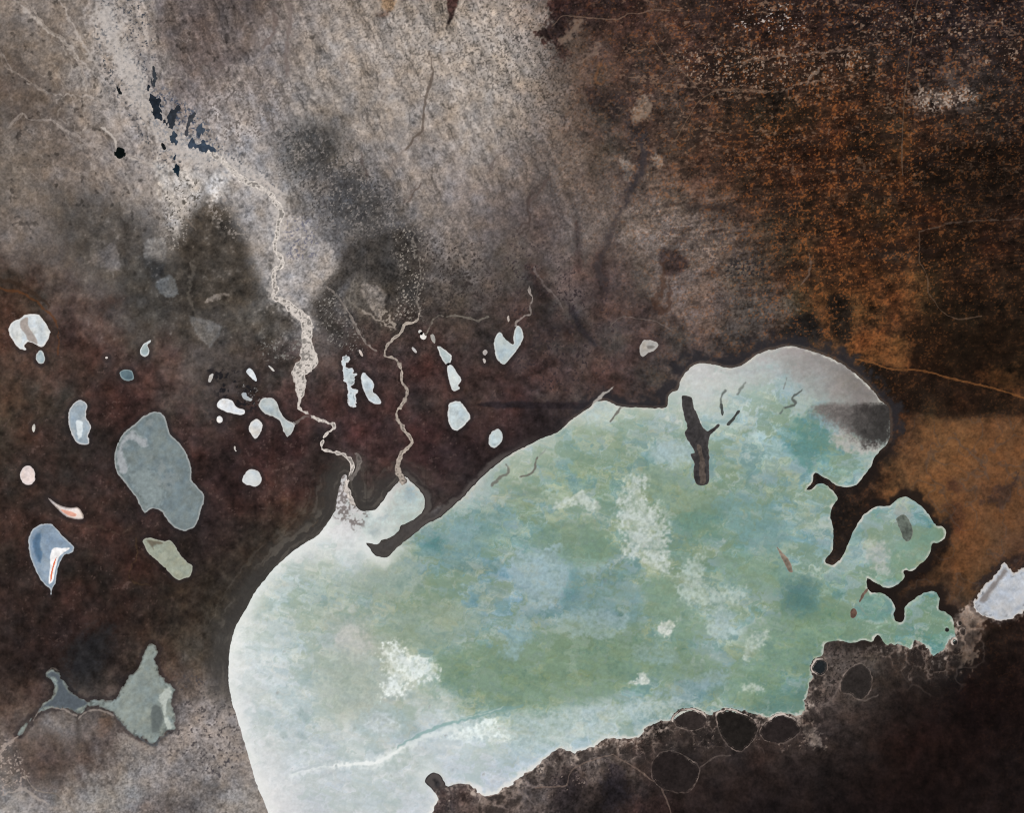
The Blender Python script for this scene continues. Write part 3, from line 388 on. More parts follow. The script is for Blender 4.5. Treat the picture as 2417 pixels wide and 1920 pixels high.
# soil areas with an edge of their own: outline, colour, softness, strength, raggedness
SOIL_AREAS = [
(T(2,1,(1240,420),(1330,370),(1490,500),(1440,570),(1330,610),(1280,580)), (62,52,49), 7, .8, 5),
(T(2,1,(540,150),(570,200),(595,540),(540,540),(522,300)), (66,54,51), 7, .7, 5),
(T(2,1,(100,540),(180,540),(260,680),(330,800),(470,1010),(560,1150),(400,1200),(200,1100),(150,950),(190,830),(170,700)), (60,47,44), 16, .8, 8),
(T(2,1,(470,830),(560,950),(640,1090),(720,1200),(700,1210),(590,1110),(500,960)), (46,43,45), 6, .8, 4),
(T(2,1,(690,500),(760,420),(800,600),(800,760),(620,830),(580,800),(720,730)), (58,50,49), 10, .7, 8),
(T(1,0,(1605,-40),(1705,-40),(1662,150),(1605,215),(1622,120)), (56,43,41), 3, .95, 2),
(T(1,0,(1050,-30),(1165,-30),(1160,60),(1110,95),(1060,50)), (135,104,72), 6, .8, 4),
(T(1,0,(1010,120),(1110,90),(1090,150),(1030,150)), (96,74,62), 7, .7, 4),
(T(2,0,(330,-30),(1000,-30),(1000,90),(500,130),(490,250),(400,330),(260,350),(205,262),(330,180)), (50,37,35), 6, .85, 10),
(T(2,0,(340,330),(430,340),(480,470),(400,510),(360,440)), (58,44,41), 8, .7, 10),
(T(2,0,(600,740),(880,780),(930,980),(840,1040),(700,900)), (50,42,40), 14, .7, 14),
(T(2,0,(960,960),(1150,1080),(1120,1340),(1080,1500),(960,1700),(930,1660),(1050,1420),(1000,1180)), (52,47,47), 10, .7, 9),
(T(2,0,(1040,860),(1100,800),(1190,860),(1150,1000),(1020,1000)), (125,108,92), 8, .6, 8),
(T(2,0,(930,1400),(1000,1330),(1010,1460),(950,1500)), (130,116,103), 8, .6, 8),
(T(2,0,(1130,1420),(1230,1300),(1260,1360),(1180,1480)), (125,112,100), 8, .6, 8),
(T(1,1,(890,690),(990,680),(1100,760),(1060,930),(1020,950),(960,870),(900,780)), (121,111,101), 3, .8, 1.5),
(T(1,1,(740,860),(810,650),(880,680),(860,780),(850,900)), (97,91,83), 3, .6, 1.5),
(T(0,1,(1220,330),(1300,290),(1400,310),(1390,470),(1340,500),(1210,460)), (121,117,112), 3, .75, 1.5),
(T(0,1,(1210,470),(1390,500),(1400,620),(1300,640),(1270,560)), (46,47,48), 12, .6, 8),
(T(0,1,(745,490),(960,320),(1010,560),(870,540)), (109,101,95), 3, .7, 1.5),
(T(0,1,(1310,690),(1420,600),(1470,640),(1505,765),(1400,790)), (101,104,104), 3, .75, 1.5),
(T(0,1,(1590,950),(1690,970),(1870,1040),(1770,1210),(1650,1080)), (103,101,98), 3, .7, 1.5),
(T(0,1,(1730,830),(1800,770),(1900,755),(1925,775),(1850,800)), (118,108,98), 3, .8, 3),
(T(0,1,(860,820),(1050,800),(900,930),(860,1000),(800,880)), (58,47,43), 14, .5, 10),
(T(1,0,(560,1100),(680,1130),(640,1330),(520,1400),(440,1280)), (72,70,68), 26, .7, 10),
(T(1,0,(700,1500),(880,1450),(820,1650),(640,1713)), (74,73,73), 18, .7, 10),
(T(1,0,(-400,1480),(-250,1430),(-180,1480),(-230,1620),(-380,1700),(-430,1600)), (186,181,174), 12, .7, 8),
(T(3,1,(1190,620),(1270,570),(1350,600),(1350,720),(1190,700)), (108,70,43), 7, .7, 8),
(T(3,1,(1100,780),(1330,720),(1340,930),(1230,950),(1090,900)), (100,66,41), 10, .6, 10),
(T(3,1,(650,1180),(800,1080),(1000,1100),(1200,1180),(1210,1350),(1100,1390),(850,1330),(700,1290)), (128,84,49), 7, .7, 8),
(T(3,1,(520,780),(620,755),(700,900),(690,1150),(600,1180),(530,1000)), (40,33,27), 7, .85, 6),
(T(3,1,(240,960),(380,930),(440,1050),(430,1160),(200,1130),(100,1090)), (40,37,35), 7, .85, 6),
(T(3,1,(850,400),(1150,380),(1170,470),(880,480)), (48,42,37), 8, .6, 8),
(T(3,1,(1290,230),(1290,540),(1500,560),(1740,430),(1740,250)), (43,29,20), 8, .8, 8),
(T(3,1,(1230,1050),(1640,1080),(2200,1000),(2200,1500),(1700,1480),(1230,1390),(1200,1230)), (36,25,17), 9, .6, 10),
(T(3,1,(760,1340),(1000,1380),(1290,1440),(1900,1590),(2250,1700),(2250,1780),(1020,1760),(900,1540)), (38,28,21), 8, .7, 6),
(T(3,1,(1760,1420),(2090,1380),(2110,1560),(1900,1540)), (98,62,36), 14, .5, 12),
(T(3,0,(1240,1250),(1640,1205),(2100,1220),(2100,1560),(1650,1600),(1280,1580)), (30,21,15), 14, .7, 10),
(T(3,0,(1200,860),(1330,740),(1480,770),(1520,860),(1380,930),(1300,970)), (118,103,92), 9, .75, 18),
(T(3,0,(1620,820),(1780,760),(1760,800),(1700,870),(1630,860)), (108,95,86), 7, .7, 12),
(T(3,0,(480,200),(900,150),(900,330),(600,340)), (44,35,34), 14, .6, 10),
(T(3,2,(1500,630),(1580,600),(1625,680),(1540,715)), (68,47,36), 8, .7, 6),
(T(3,2,(1860,760),(1940,650),(2040,650),(2110,560),(2085,700),(1980,840),(1800,800)), (66,49,40), 7, .75, 8),
(T(3,2,(1480,830),(1640,820),(1640,1000),(1560,1060),(1520,920)), (64,44,33), 10, .6, 10),
(T(3,2,(1370,1170),(1520,1150),(1500,1230),(1340,1440),(1180,1480),(1160,1400),(1330,1310)), (27,20,16), 9, .85, 6),
(T(3,2,(1440,0),(1800,20),(1800,60),(1500,110),(1400,60)), (44,31,22), 9, .7, 6),
(T(3,2,(1700,1560),(1960,1300),(2170,1240),(2170,1370),(2000,1330),(1920,1430)), (44,35,33), 7, .7, 6),
(T(1,2,(930,1150),(1010,1270),(1090,1280),(1430,1000),(1640,850),(1560,830),(1300,980),(1200,1060),(1100,1130)), (106,99,96), 7, .8, 4),
([(1166,949),(1600,955),(1600,966),(1166,963)], (36,31,33), 3, .7, 2),
(T(0,3,(540,340),(760,200),(950,140),(880,420),(700,640),(600,560)), (33,33,34), 26, .7, 12),
(T(0,3,(390,560),(440,500),(560,560),(640,700),(560,690),(480,560)), (42,42,42), 6, .7, 5),
(T(0,3,(640,870),(672,870),(668,960),(680,1160),(645,1160),(640,960)), (72,62,56), 4, .7, 3),
(T(0,3,(830,920),(930,900),(950,990),(850,1060)), (88,66,54), 8, .6, 6),
(T(0,3,(130,1080),(560,1080),(580,1320),(440,1480),(120,1380)), (72,60,54), 22, .5, 12),
(T(0,3,(400,1560),(470,1540),(520,1640),(440,1650)), (84,84,84), 7, .6, 5),
(T(2,3,(600,1350),(760,1280),(800,1400),(700,1500),(620,1450)), (98,88,83), 14, .6, 8),
(T(2,3,(360,1420),(470,1350),(560,1360),(620,1480),(500,1640),(340,1650)), (42,37,38), 14, .6, 10),
(T(2,3,(820,1300),(950,1350),(980,1620),(760,1660)), (36,33,36), 16, .7, 12),
(T(3,3,(1560,60),(1700,30),(2060,60),(1840,110),(1760,240),(1720,420),(1620,500),(1600,360),(1480,340),(1560,230)), (112,96,84), 8, .6, 14),
(T(3,3,(240,880),(340,960),(420,1010),(470,1160),(380,1160),(330,1050),(230,960)), (118,106,96), 7, .65, 9),
(T(3,3,(1220,250),(1300,290),(1390,420),(1240,440),(1200,380)), (38,32,30), 7, .8, 5),
(T(1,3,(1440,1400),(1500,1380),(1560,1400),(1580,1470),(1500,1500),(1440,1460)), (62,62,64), 6, .8, 4),
]
SOIL_AREAS = [
(Q(0,0,(240,830),(560,880),(660,1050),(560,1230),(350,1150),(250,1000)), (78,74,69), 40, .6, 14),
(Q(0,0,(520,1130),(700,1100),(720,1330),(560,1360)), (68,66,62), 26, .55, 10),
(T(2,3,(1070,1090),(1130,1000),(1200,960),(1330,940),(1350,1000),(1340,1060),(1200,1090)), (40,36,34), 8, .7, 6),
(T(2,3,(350,1200),(420,1170),(480,1200),(470,1290),(380,1300)), (64,56,52), 8, .5, 6),
(T(3,3,(480,290),(800,265),(1000,300),(1150,320),(1100,400),(800,380),(560,380)), (70,62,58), 8, .6, 8),
(Q(1,1,(1880,870),(1960,830),(2000,880),(2120,850),(2160,830),(2160,870),(2060,910),(1960,910),(1900,1000),(1870,950)), (150,135,122), 6, .8, 8),
(Q(0,0,(400,-20),(600,-20),(640,200),(640,330),(600,420),(690,560),(760,640),(700,720),(640,640),(560,500),(440,330),(380,200)), (148,138,130), 22, .55, 8),
(Q(0,0,(880,-30),(1120,-30),(1000,120),(900,250),(800,360),(745,400),(765,280),(700,200),(650,100),(690,-30)), (97,85,80), 18, .6, 8),
(Q(0,0,(660,690),(850,730),(850,780),(790,850),(770,950),(740,1030),(720,900),(670,800)), (174,168,160), 12, .75, 8),
(Q(0,0,(880,680),(1000,720),(1180,820),(1190,950),(1150,1150),(1100,1200),(1050,1050),(1000,900),(880,800),(850,760)), (146,139,133), 22, .6, 9),
(Q(0,0,(1200,900),(1300,950),(1400,1060),(1430,1130),(1330,1200),(1290,1300),(1200,1250),(1160,1150)), (150,143,137), 9, .7, 7),
(Q(0,0,(880,830),(960,900),(1050,1080),(1080,1250),(950,1320),(800,1270),(740,1050),(790,950)), (65,60,54), 22, .75, 10),
(Q(0,0,(1250,520),(1420,560),(1400,700),(1250,750),(1180,650)), (80,78,75), 34, .65, 10),
(Q(0,0,(1430,760),(1560,780),(1600,900),(1500,950),(1380,880)), (80,79,78), 24, .6, 10),
(Q(0,0,(1460,1040),(1740,950),(1770,1100),(1750,1300),(1640,1190),(1500,1150),(1400,1280),(1450,1420),(1360,1400),(1320,1280),(1430,1150)), (58,55,52), 14, .75, 9),
(Q(0,0,(1430,1460),(1640,1480),(1640,1560),(1740,1713),(1600,1713),(1500,1600)), (64,50,48), 14, .6, 7),
(Q(1,0,(600,900),(820,930),(960,1050),(900,1130),(760,1100),(660,1030),(480,1040),(470,960)), (120,106,97), 16, .6, 10),
(Q(1,0,(680,1170),(780,1120),(900,1200),(1120,1220),(1200,1300),(1050,1400),(800,1350),(660,1330)), (106,94,88), 20, .5, 12),
(Q(1,1,(0,1440),(200,1460),(420,1440),(500,1560),(300,1540),(160,1700),(0,1700)), (112,100,94), 20, .5, 14),
] + SOIL_AREAS
# scattered specks: outline, colour, softness, threshold, grain size
SPECKS = [
(Q(0,0,(420,-20),(620,-20),(650,300),(650,420),(760,560),(900,600),(1180,780),(1160,830),(900,700),(700,720),(560,520),(430,330)), (48,54,62), 14, .55, 4.4),
(Q(0,0,(640,380),(760,420),(900,560),(1000,640),(860,660),(700,640),(620,480)), (54,66,84), 14, .42, 4.6),
(Q(0,0,(1640,950),(1790,980),(1780,1340),(1660,1330),(1700,1150)), (168,160,149), 18, .66, 3.4),
(Q(0,0,(1330,1240),(1440,1230),(1560,1480),(1420,1480),(1330,1380)), (146,142,135), 14, .66, 3.4),
(Q(0,0,(1560,1290),(1640,1310),(1680,1380),(1620,1390)), (160,150,138), 8, .35, 4.2),
(Q(0,0,(1100,1420),(1260,1400),(1250,1520),(1080,1520)), (130,128,122), 16, .5, 4.2),
(Q(0,0,(860,800),(960,820),(1050,980),(980,1000),(880,900)), (150,142,134), 16, .4, 4.5),
(Q(0,0,(690,780),(800,830),(780,1010),(700,1030)), (170,163,155), 12, .35, 4.0),
(Q(0,0,(690,780),(860,760),(780,1010),(700,1030)), (74,70,64), 12, .5, 4.0),
(Q(0,0,(880,380),(1200,330),(1160,560),(900,600)), (96,90,86), 30, .45, 4.0),
(Q(0,0,(1200,520),(1560,700),(1720,940),(1420,980),(1180,740)), (60,59,58), 40, .45, 4.0),
(Q(0,0,(1200,520),(1560,700),(1720,940),(1420,980),(1180,740)), (138,132,127), 40, .6, 4.0),
(Q(0,0,(1200,920),(1330,960),(1330,1080),(1210,1080)), (104,104,116), 14, .4, 4.5),
(Q(0,0,(1760,1000),(2000,1040),(2150,1240),(2000,1330),(1800,1300)), (52,47,45), 40, .4, 4.2),
(Q(0,0,(880,1560),(1040,1590),(1090,1713),(960,1713)), (26,26,30), 16, .2, 8),
(Q(0,0,(1010,1610),(1100,1650),(1100,1700),(1020,1690)), (180,180,176), 8, .55, 4.2),
(Q(1,0,(950,10),(1200,30),(1200,150),(960,120)), (205,196,188), 20, .86, 4.6),
(Q(1,0,(1450,40),(1960,10),(2156,60),(2156,300),(1980,290),(1850,200),(1500,180)), (150,128,110), 30, .8, 5.5),
(Q(1,0,(700,200),(1100,190),(1500,200),(1500,300),(1250,370),(800,390),(700,300)), (160,138,120), 30, .68, 4.6),
(Q(1,0,(1700,370),(1830,380),(1930,370),(1960,420),(1800,470),(1720,470)), (168,152,138), 12, .25, 4.6),
(Q(1,0,(480,880),(860,900),(1050,1080),(980,1160),(780,1100)), (78,70,68), 30, .45, 4.0),
(Q(1,0,(0,1000),(280,1180),(420,1300),(350,1650),(50,1650)), (48,42,44), 60, .62, 4.6),
(Q(1,0,(880,1090),(1050,1080),(1060,1170),(890,1180)), (40,38,38), 12, .25, 4.6),
(Q(1,1,(0,1500),(230,1440),(560,1400),(1000,1260),(1240,1260),(1330,1340),(1240,1440),(700,1430),(460,1500),(160,1660)), (40,36,36), 26, .68, 5),
(Q(1,1,(0,1500),(230,1440),(560,1400),(1000,1260),(1240,1260),(1330,1440),(1240,1440),(700,1430),(460,1500),(160,1660)), (146,131,120), 18, .98, 3.8),
(Q(1,1,(1260,1000),(1640,1000),(1700,1080),(1560,1100),(1360,1240),(1250,1260)), (42,38,36), 16, .45, 5),
(Q(0,1,(740,1120),(960,1180),(1040,1480),(760,1560),(700,1400)), (72,68,68), 30, .6, 6),
(Q(0,1,(860,1450),(1000,1460),(980,1560),(860,1540)), (62,60,64), 14, .5, 7),
(Q(0,1,(0,1380),(130,1540),(60,1620),(-20,1620)), (168,154,144), 12, .45, 4.6),
]
CH = (182, 174, 166)
SOIL_LINES = [
(Q(0,0,(60,-10),(130,60),(200,130),(270,170),(320,240)), [4,5,6,6,7], (190,182,173), .65, 5, 2.5),
(Q(0,0,(330,240),(335,300),(355,360),(370,390)), [7,6,5,3], (178,170,161), .6, 4, 2.5),
(Q(0,0,(430,-10),(440,90),(500,190),(540,300),(600,390)), [4,4,5,5,4], CH, .5, 6, 2),
(Q(0,0,(370,60),(430,160),(470,240),(560,330)), [3,4,4,3], CH, .45, 6, 2),
(Q(0,0,(520,380),(580,470),(640,540),(670,620),(655,720)), [4,5,5,6,5], (186,178,170), .55, 6, 2.5),
(Q(0,0,(100,480),(40,540)), [3,2], (150,140,130), .5, 3),
(Q(0,0,(620,60),(640,160),(625,240),(630,340)), [7,9,9,8], (104,98,95), .45, 6, 4),
(Q(0,0,(760,250),(735,330),(760,420)), [5,6,5], (96,88,86), .45, 5, 3),
(Q(0,0,(1220,0),(1215,120),(1210,230),(1200,330)), [7,8,9,6], (112,102,97), .5, 7, 4),
(Q(0,0,(1100,90),(1040,190),(960,250),(870,330)), [9,10,10,7], (110,99,94), .4, 7, 6),
(Q(0,0,(1480,200),(1440,280),(1460,330)), [5,7,4], (118,108,100), .45, 5, 3),
(Q(0,0,(1780,560),(1700,640),(1640,700)), [5,5,3], (110,100,94), .45, 5, 3),
(Q(0,0,(1750,780),(1730,820),(1700,850)), [4,4,3], (96,84,78), .5, 4, 2),
(Q(0,0,(2140,620),(2090,660),(2060,720)), [4,5,4], (86,75,70), .5, 4, 2),
(T(0,3,(960,890),(1080,1010),(1200,1100),(1290,1140),(1370,1080),(1470,1010)), [3,3.5,4,5,4,3], (78,84,88), .65, 3, 1.6),
(T(0,3,(990,1040),(1080,1090),(1170,1140),(1280,1170)), [7,8,8,5], (150,143,136), .5, 5, 3),
(T(0,3,(400,560),(400,520),(440,500),(500,515)), [3,3,3,2], (128,122,112), .6, 2),
(T(1,2,(480,930),(520,960),(480,1010)), [2.5,2.5,2], (88,74,58), .4, 3),
(T(0,2,(1150,1100),(1150,1260),(1090,1400),(1130,1480),(1260,1510)), [3,3,3,3,2], (84,66,44), .4, 3),
(T(0,2,(700,1010),(860,1020),(1000,1070),(1140,1010)), [4,5,5,4], (82,68,58), .4, 4, 3),

(T(2,1,(690,1700),(745,1630),(800,1595),(858,1548)), [9,7,4,2], (178,174,166), .85, 2),
(Q(0,0,(440,60),(520,250),(600,420),(700,560),(790,640),(900,660),(1050,740),(1150,820),(1180,900),(1165,1050),(1165,1150),(1160,1250),(1240,1310),(1300,1360)), [50,50,50,55,60,45,40,34,26,20,18,18,24,24], (190,184,177), .62, 4, 14),
(Q(0,0,(250,0),(340,160),(400,270),(500,380),(600,470),(650,560)), [3,4,5,5,5,4], CH, .6, 5),
(Q(0,0,(480,0),(520,120),(560,250),(620,350),(660,450)), [3,4,4,4,3], CH, .55, 5),
(Q(0,0,(560,0),(605,130),(640,220),(620,340)), [3,3,3,3], CH, .5, 5),
(Q(0,0,(330,250),(420,330),(520,400),(640,520),(690,600)), [5,5,4,5,5], CH, .55, 5),
(Q(0,0,(0,210),(60,300),(200,390),(330,400),(450,430),(560,480)), [3,3,3,4,4,4], CH, .45, 4),
(Q(0,0,(430,540),(470,570),(490,620)), [5,6,5], (196,188,178), .8, 3),
(Q(0,0,(520,650),(570,670),(620,690),(680,720)), [5,7,8,6], (188,180,170), .6, 4, 3),
(Q(0,0,(690,600),(740,640),(800,640),(880,670),(980,760)), [5,6,6,6,4], (186,178,170), .6, 4, 3),
(Q(0,0,(1040,740),(1100,760),(1150,790),(1185,840)), [5,8,8,6], (192,184,176), .7, 4, 3),
(Q(0,0,(1190,920),(1240,945),(1300,960)), [3,4,2], (160,154,148), .6, 3),
(Q(0,0,(1500,1160),(1470,1250),(1450,1330),(1520,1400)), [2.5,3,3,2], (132,126,118), .6, 4),
(Q(0,0,(1530,1310),(1600,1350),(1660,1390)), [3,4,3], (168,158,146), .7, 4),
(Q(0,0,(1760,900),(1740,1010),(1770,1150),(1760,1260),(1770,1330)), [2,3,3,4,4], (150,142,132), .55, 6),
(Q(0,0,(780,920),(800,940),(825,970)), [3,4,2], (120,110,100), .7, 2),
(Q(0,0,(820,1100),(800,1180),(805,1280),(830,1340)), [7,9,6,5], (100,94,86), .55, 5, 4),
(Q(1,0,(540,590),(555,660),(540,740),(490,800),(480,860)), [10,12,10,8,5], (54,50,52), .75, 6, 4),
(Q(1,0,(480,860),(420,950),(400,1040),(360,1120),(380,1180)), [8,12,12,16,18], (60,54,54), .65, 7, 5),
(Q(1,0,(130,770),(80,820),(60,880),(75,940),(30,990)), [4,5,5,4,5], (66,58,55), .7, 4, 2.5),
(Q(1,0,(640,860),(780,870),(860,870),(960,880),(1010,920)), [5,7,12,9,6], (48,40,37), .65, 7, 5),
(Q(1,0,(1250,1060),(1260,1110),(1240,1170),(1210,1200)), [4,4,4,3], (118,100,88), .6, 3),
(Q(1,0,(640,350),(900,380),(1120,385),(1220,350),(1440,320)), [3,3,3,3,2], (128,106,90), .55, 3),
(Q(1,0,(930,270),(1100,240),(1290,225),(1440,205)), [3,4,4,3], (140,118,102), .5, 5),
(Q(1,0,(1240,350),(1270,310),(1300,280)), [6,7,4], (140,122,108), .6, 6, 3),
(Q(1,0,(1640,440),(1660,560),(1640,680),(1640,800)), [10,12,12,10], (110,66,34), .4, 6, 7),
(Q(1,0,(380,250),(350,330),(380,350)), [7,7,5], (120,82,54), .6, 4, 3),
(Q(1,0,(220,170),(280,100),(300,90)), [18,16,8], (124,106,92), .7, 7, 5),
(Q(1,0,(270,270),(330,230),(370,190)), [10,12,9], (120,102,90), .7, 6, 4),
(Q(1,0,(530,490),(560,480),(590,440)), [12,12,8], (128,112,98), .65, 5, 4),
(Q(1,0,(1170,1370),(1000,1380),(900,1400)), [5,4,3], (86,78,72), .6, 4, 3),

(T(1,0,(1460,430),(1490,590),(1470,680),(1440,800),(1420,900),(1410,1030),(1390,1110),(1330,1160),(1270,1260)), [3,5,7,7,5,5,5,6,3], (92,82,74), .8, 3),
(T(2,1,(145,-60),(140,30),(155,150),(90,180),(50,240)), [3,4,4,4,3], (70,60,56), .7, 3),
(T(1,0,(1385,1540),(1330,1630),(1290,1700)), [3,5,3], (86,74,68), .7, 3),
(T(1,0,(880,1290),(900,1360),(940,1450),(930,1540)), [3,5,4,3], (84,74,70), .6, 4),
(T(2,0,(310,1500),(240,1600),(150,1713)), [4,6,4], (82,70,66), .6, 4),
(T(1,0,(240,-30),(300,100),(270,300),(250,450),(270,600)), [8,10,10,12,8], (112,101,96), .55, 5),
(T(1,0,(150,60),(160,250),(60,400)), [8,9,7], (98,85,80), .5, 5),
(T(0,1,(-20,700),(60,735),(150,745),(280,810),(380,900),(450,960),(490,1080),(490,1280)), [7,6,6,5,4,4,3,3], (96,60,36), .7, 2),
(T(0,1,(-20,640),(150,680),(320,790),(420,880)), [12,10,8,5], (50,38,30), .6, 3),
(T(0,3,(-10,1240),(20,1180),(60,1130),(150,1070)), [6,7,6,5], (170,156,146), .7, 3),
(T(0,3,(280,930),(350,840),(470,825),(560,850),(640,900)), [3,4,4,4,3], (160,150,141), .7, 2),
(T(0,3,(660,920),(740,855),(880,855),(960,900)), [3,4,4,3], (155,145,136), .7, 2),
(T(0,3,(20,1560),(110,1545),(190,1515),(290,1570),(400,1640)), [4,7,9,8,4], (172,162,153), .6, 4),
(T(3,1,(1275,240),(1420,200),(1600,160),(2156,130)), [3,3,3,2], (96,82,72), .6, 2),
(T(3,2,(1580,220),(1620,330),(1720,390),(1810,490),(1860,620)), [3,4,5,7,4], (84,70,60), .6, 3),
(T(3,3,(830,430),(740,460),(650,540),(600,640),(540,760),(450,810)), [3,4,4,4,4,3], (104,94,88), .7, 2),
(T(3,3,(700,700),(790,770),(880,740),(930,720)), [3,4,4,3], (98,89,83), .7, 2),
(T(3,2,(2110,560),(2060,660),(1960,700)), [4,6,5], (60,45,38), .6, 3),
(T(2,1,(1280,470),(1270,700),(1200,860),(1300,900),(1330,820),(1320,640)), [6,12,16,14,8,5], (66,46,36), .5, 7),
]
WATER_AREAS = [
(T(1,3,(1060,340),(1130,300),(1230,330),(1380,420),(1500,470),(1530,540),(1480,590),(1380,590),(1290,640),(1230,690),(1180,730),(1110,720),(1080,640),(1090,540),(1060,440)), (224,233,226), 8, .75, 16),
(T(2,2,(930,700),(1000,610),(1110,620),(1110,750),(1190,830),(1200,930),(1290,1000),(1290,1180),(1330,1290),(1300,1390),(1200,1390),(1120,1300),(940,1240),(940,1100),(890,960),(920,760)), (194,206,197), 12, .8, 18),
(T(2,2,(350,850),(480,760),(590,730),(650,790),(750,840),(690,890),(600,815),(480,825),(370,870)), (192,204,192), 5, .8, 7),
(T(2,2,(1420,1400),(1500,1280),(1600,1265),(1580,1400),(1570,1540),(1700,1560),(1970,1530),(1930,1640),(1750,1700),(1560,1660),(1400,1570)), (180,198,186), 12, .7, 16),
(T(2,3,(1240,175),(1275,92),(1385,98),(1345,170),(1305,218)), (210,217,206), 4, .9, 5),
(T(2,3,(990,622),(1065,575),(1060,540),(1110,525),(1158,600),(1130,628)), (210,218,208), 3, .9, 4),
(T(2,3,(1660,90),(1760,40),(1900,140),(1880,200),(1740,285),(1680,200)), (176,197,192), 9, .7, 12),
(T(2,3,(1990,280),(2140,190),(2090,320),(1970,410)), (188,203,193), 6, .75, 8),
(T(2,3,(1940,695),(2000,615),(2110,670)), (190,204,192), 5, .7, 8),
(T(2,3,(0,110),(120,120),(170,210),(90,320),(20,420),(-80,350)), (140,172,174), 8, .7, 10),
(T(2,2,(30,1300),(350,1190),(480,1290),(760,1330),(480,1500),(300,1650),(80,1600)), (152,182,184), 14, .6, 16),
(T(2,2,(500,1390),(600,1460),(560,1560),(420,1640),(480,1480)), (92,138,138), 7, .55, 10),
(T(2,2,(390,1240),(700,1130),(860,1150),(880,1260),(600,1320),(420,1290)), (116,150,126), 9, .6, 10),
(T(2,2,(1200,350),(1500,330),(1530,440),(1380,480),(1190,430)), (160,186,184), 10, .6, 12),
(T(3,2,(245,110),(270,85),(340,140),(380,85),(420,140),(500,200),(545,270),(510,330),(450,360),(440,410),(350,530),(290,490),(215,420),(215,320),(320,270),(255,170)), (90,138,132), 7, .8, 10),
(T(3,2,(560,250),(640,190),(740,240),(800,290),(930,310),(890,390),(720,400),(600,330)), (182,178,170), 10, .75, 14),
(ELL(3,2,905,1690,150,118), (102,147,137), 6, .7, 3),
(ELL(1,2,1300,735,42,55), (138,164,174), 10, .6, 5),
(ELL(1,2,1070,930,42,16,-15), (140,156,160), 6, .6, 4),
(ELL(1,2,1020,1050,70,26,-15), (148,162,164), 8, .6, 4),
(T(1,2,(1420,1160),(1520,1090),(1610,1130),(1560,1220),(1450,1200)), (84,134,132), 9, .75, 8),
(T(1,3,(1650,1070),(1780,990),(1900,950),(2010,920),(2000,1040),(2110,1060),(2110,1100),(1980,1080),(1780,1110)), (224,235,229), 7, .8, 10),
(T(3,2,(990,1270),(1100,1160),(1370,1050),(1420,1100),(1370,1200),(1270,1330),(1180,1380),(1050,1350)), (114,152,130), 12, .6, 8),
(T(3,2,(820,1250),(900,1180),(980,1180),(1000,1300),(1030,1390),(900,1360)), (184,186,178), 10, .65, 12),
(T(3,2,(1060,830),(1160,780),(1200,900),(1190,960),(1110,960)), (150,158,150), 7, .7, 8),
(T(3,2,(200,1540),(380,1560),(400,1713),(200,1740)), (78,120,114), 20, .6, 12),
(T(2,2,(1440,900),(1560,870),(1620,1000),(1560,1080),(1460,1000)), (110,148,128), 10, .6, 10),
(T(2,2,(1840,920),(2000,900),(2080,1000),(1960,1120),(1860,1060)), (116,156,152), 10, .6, 10),
]
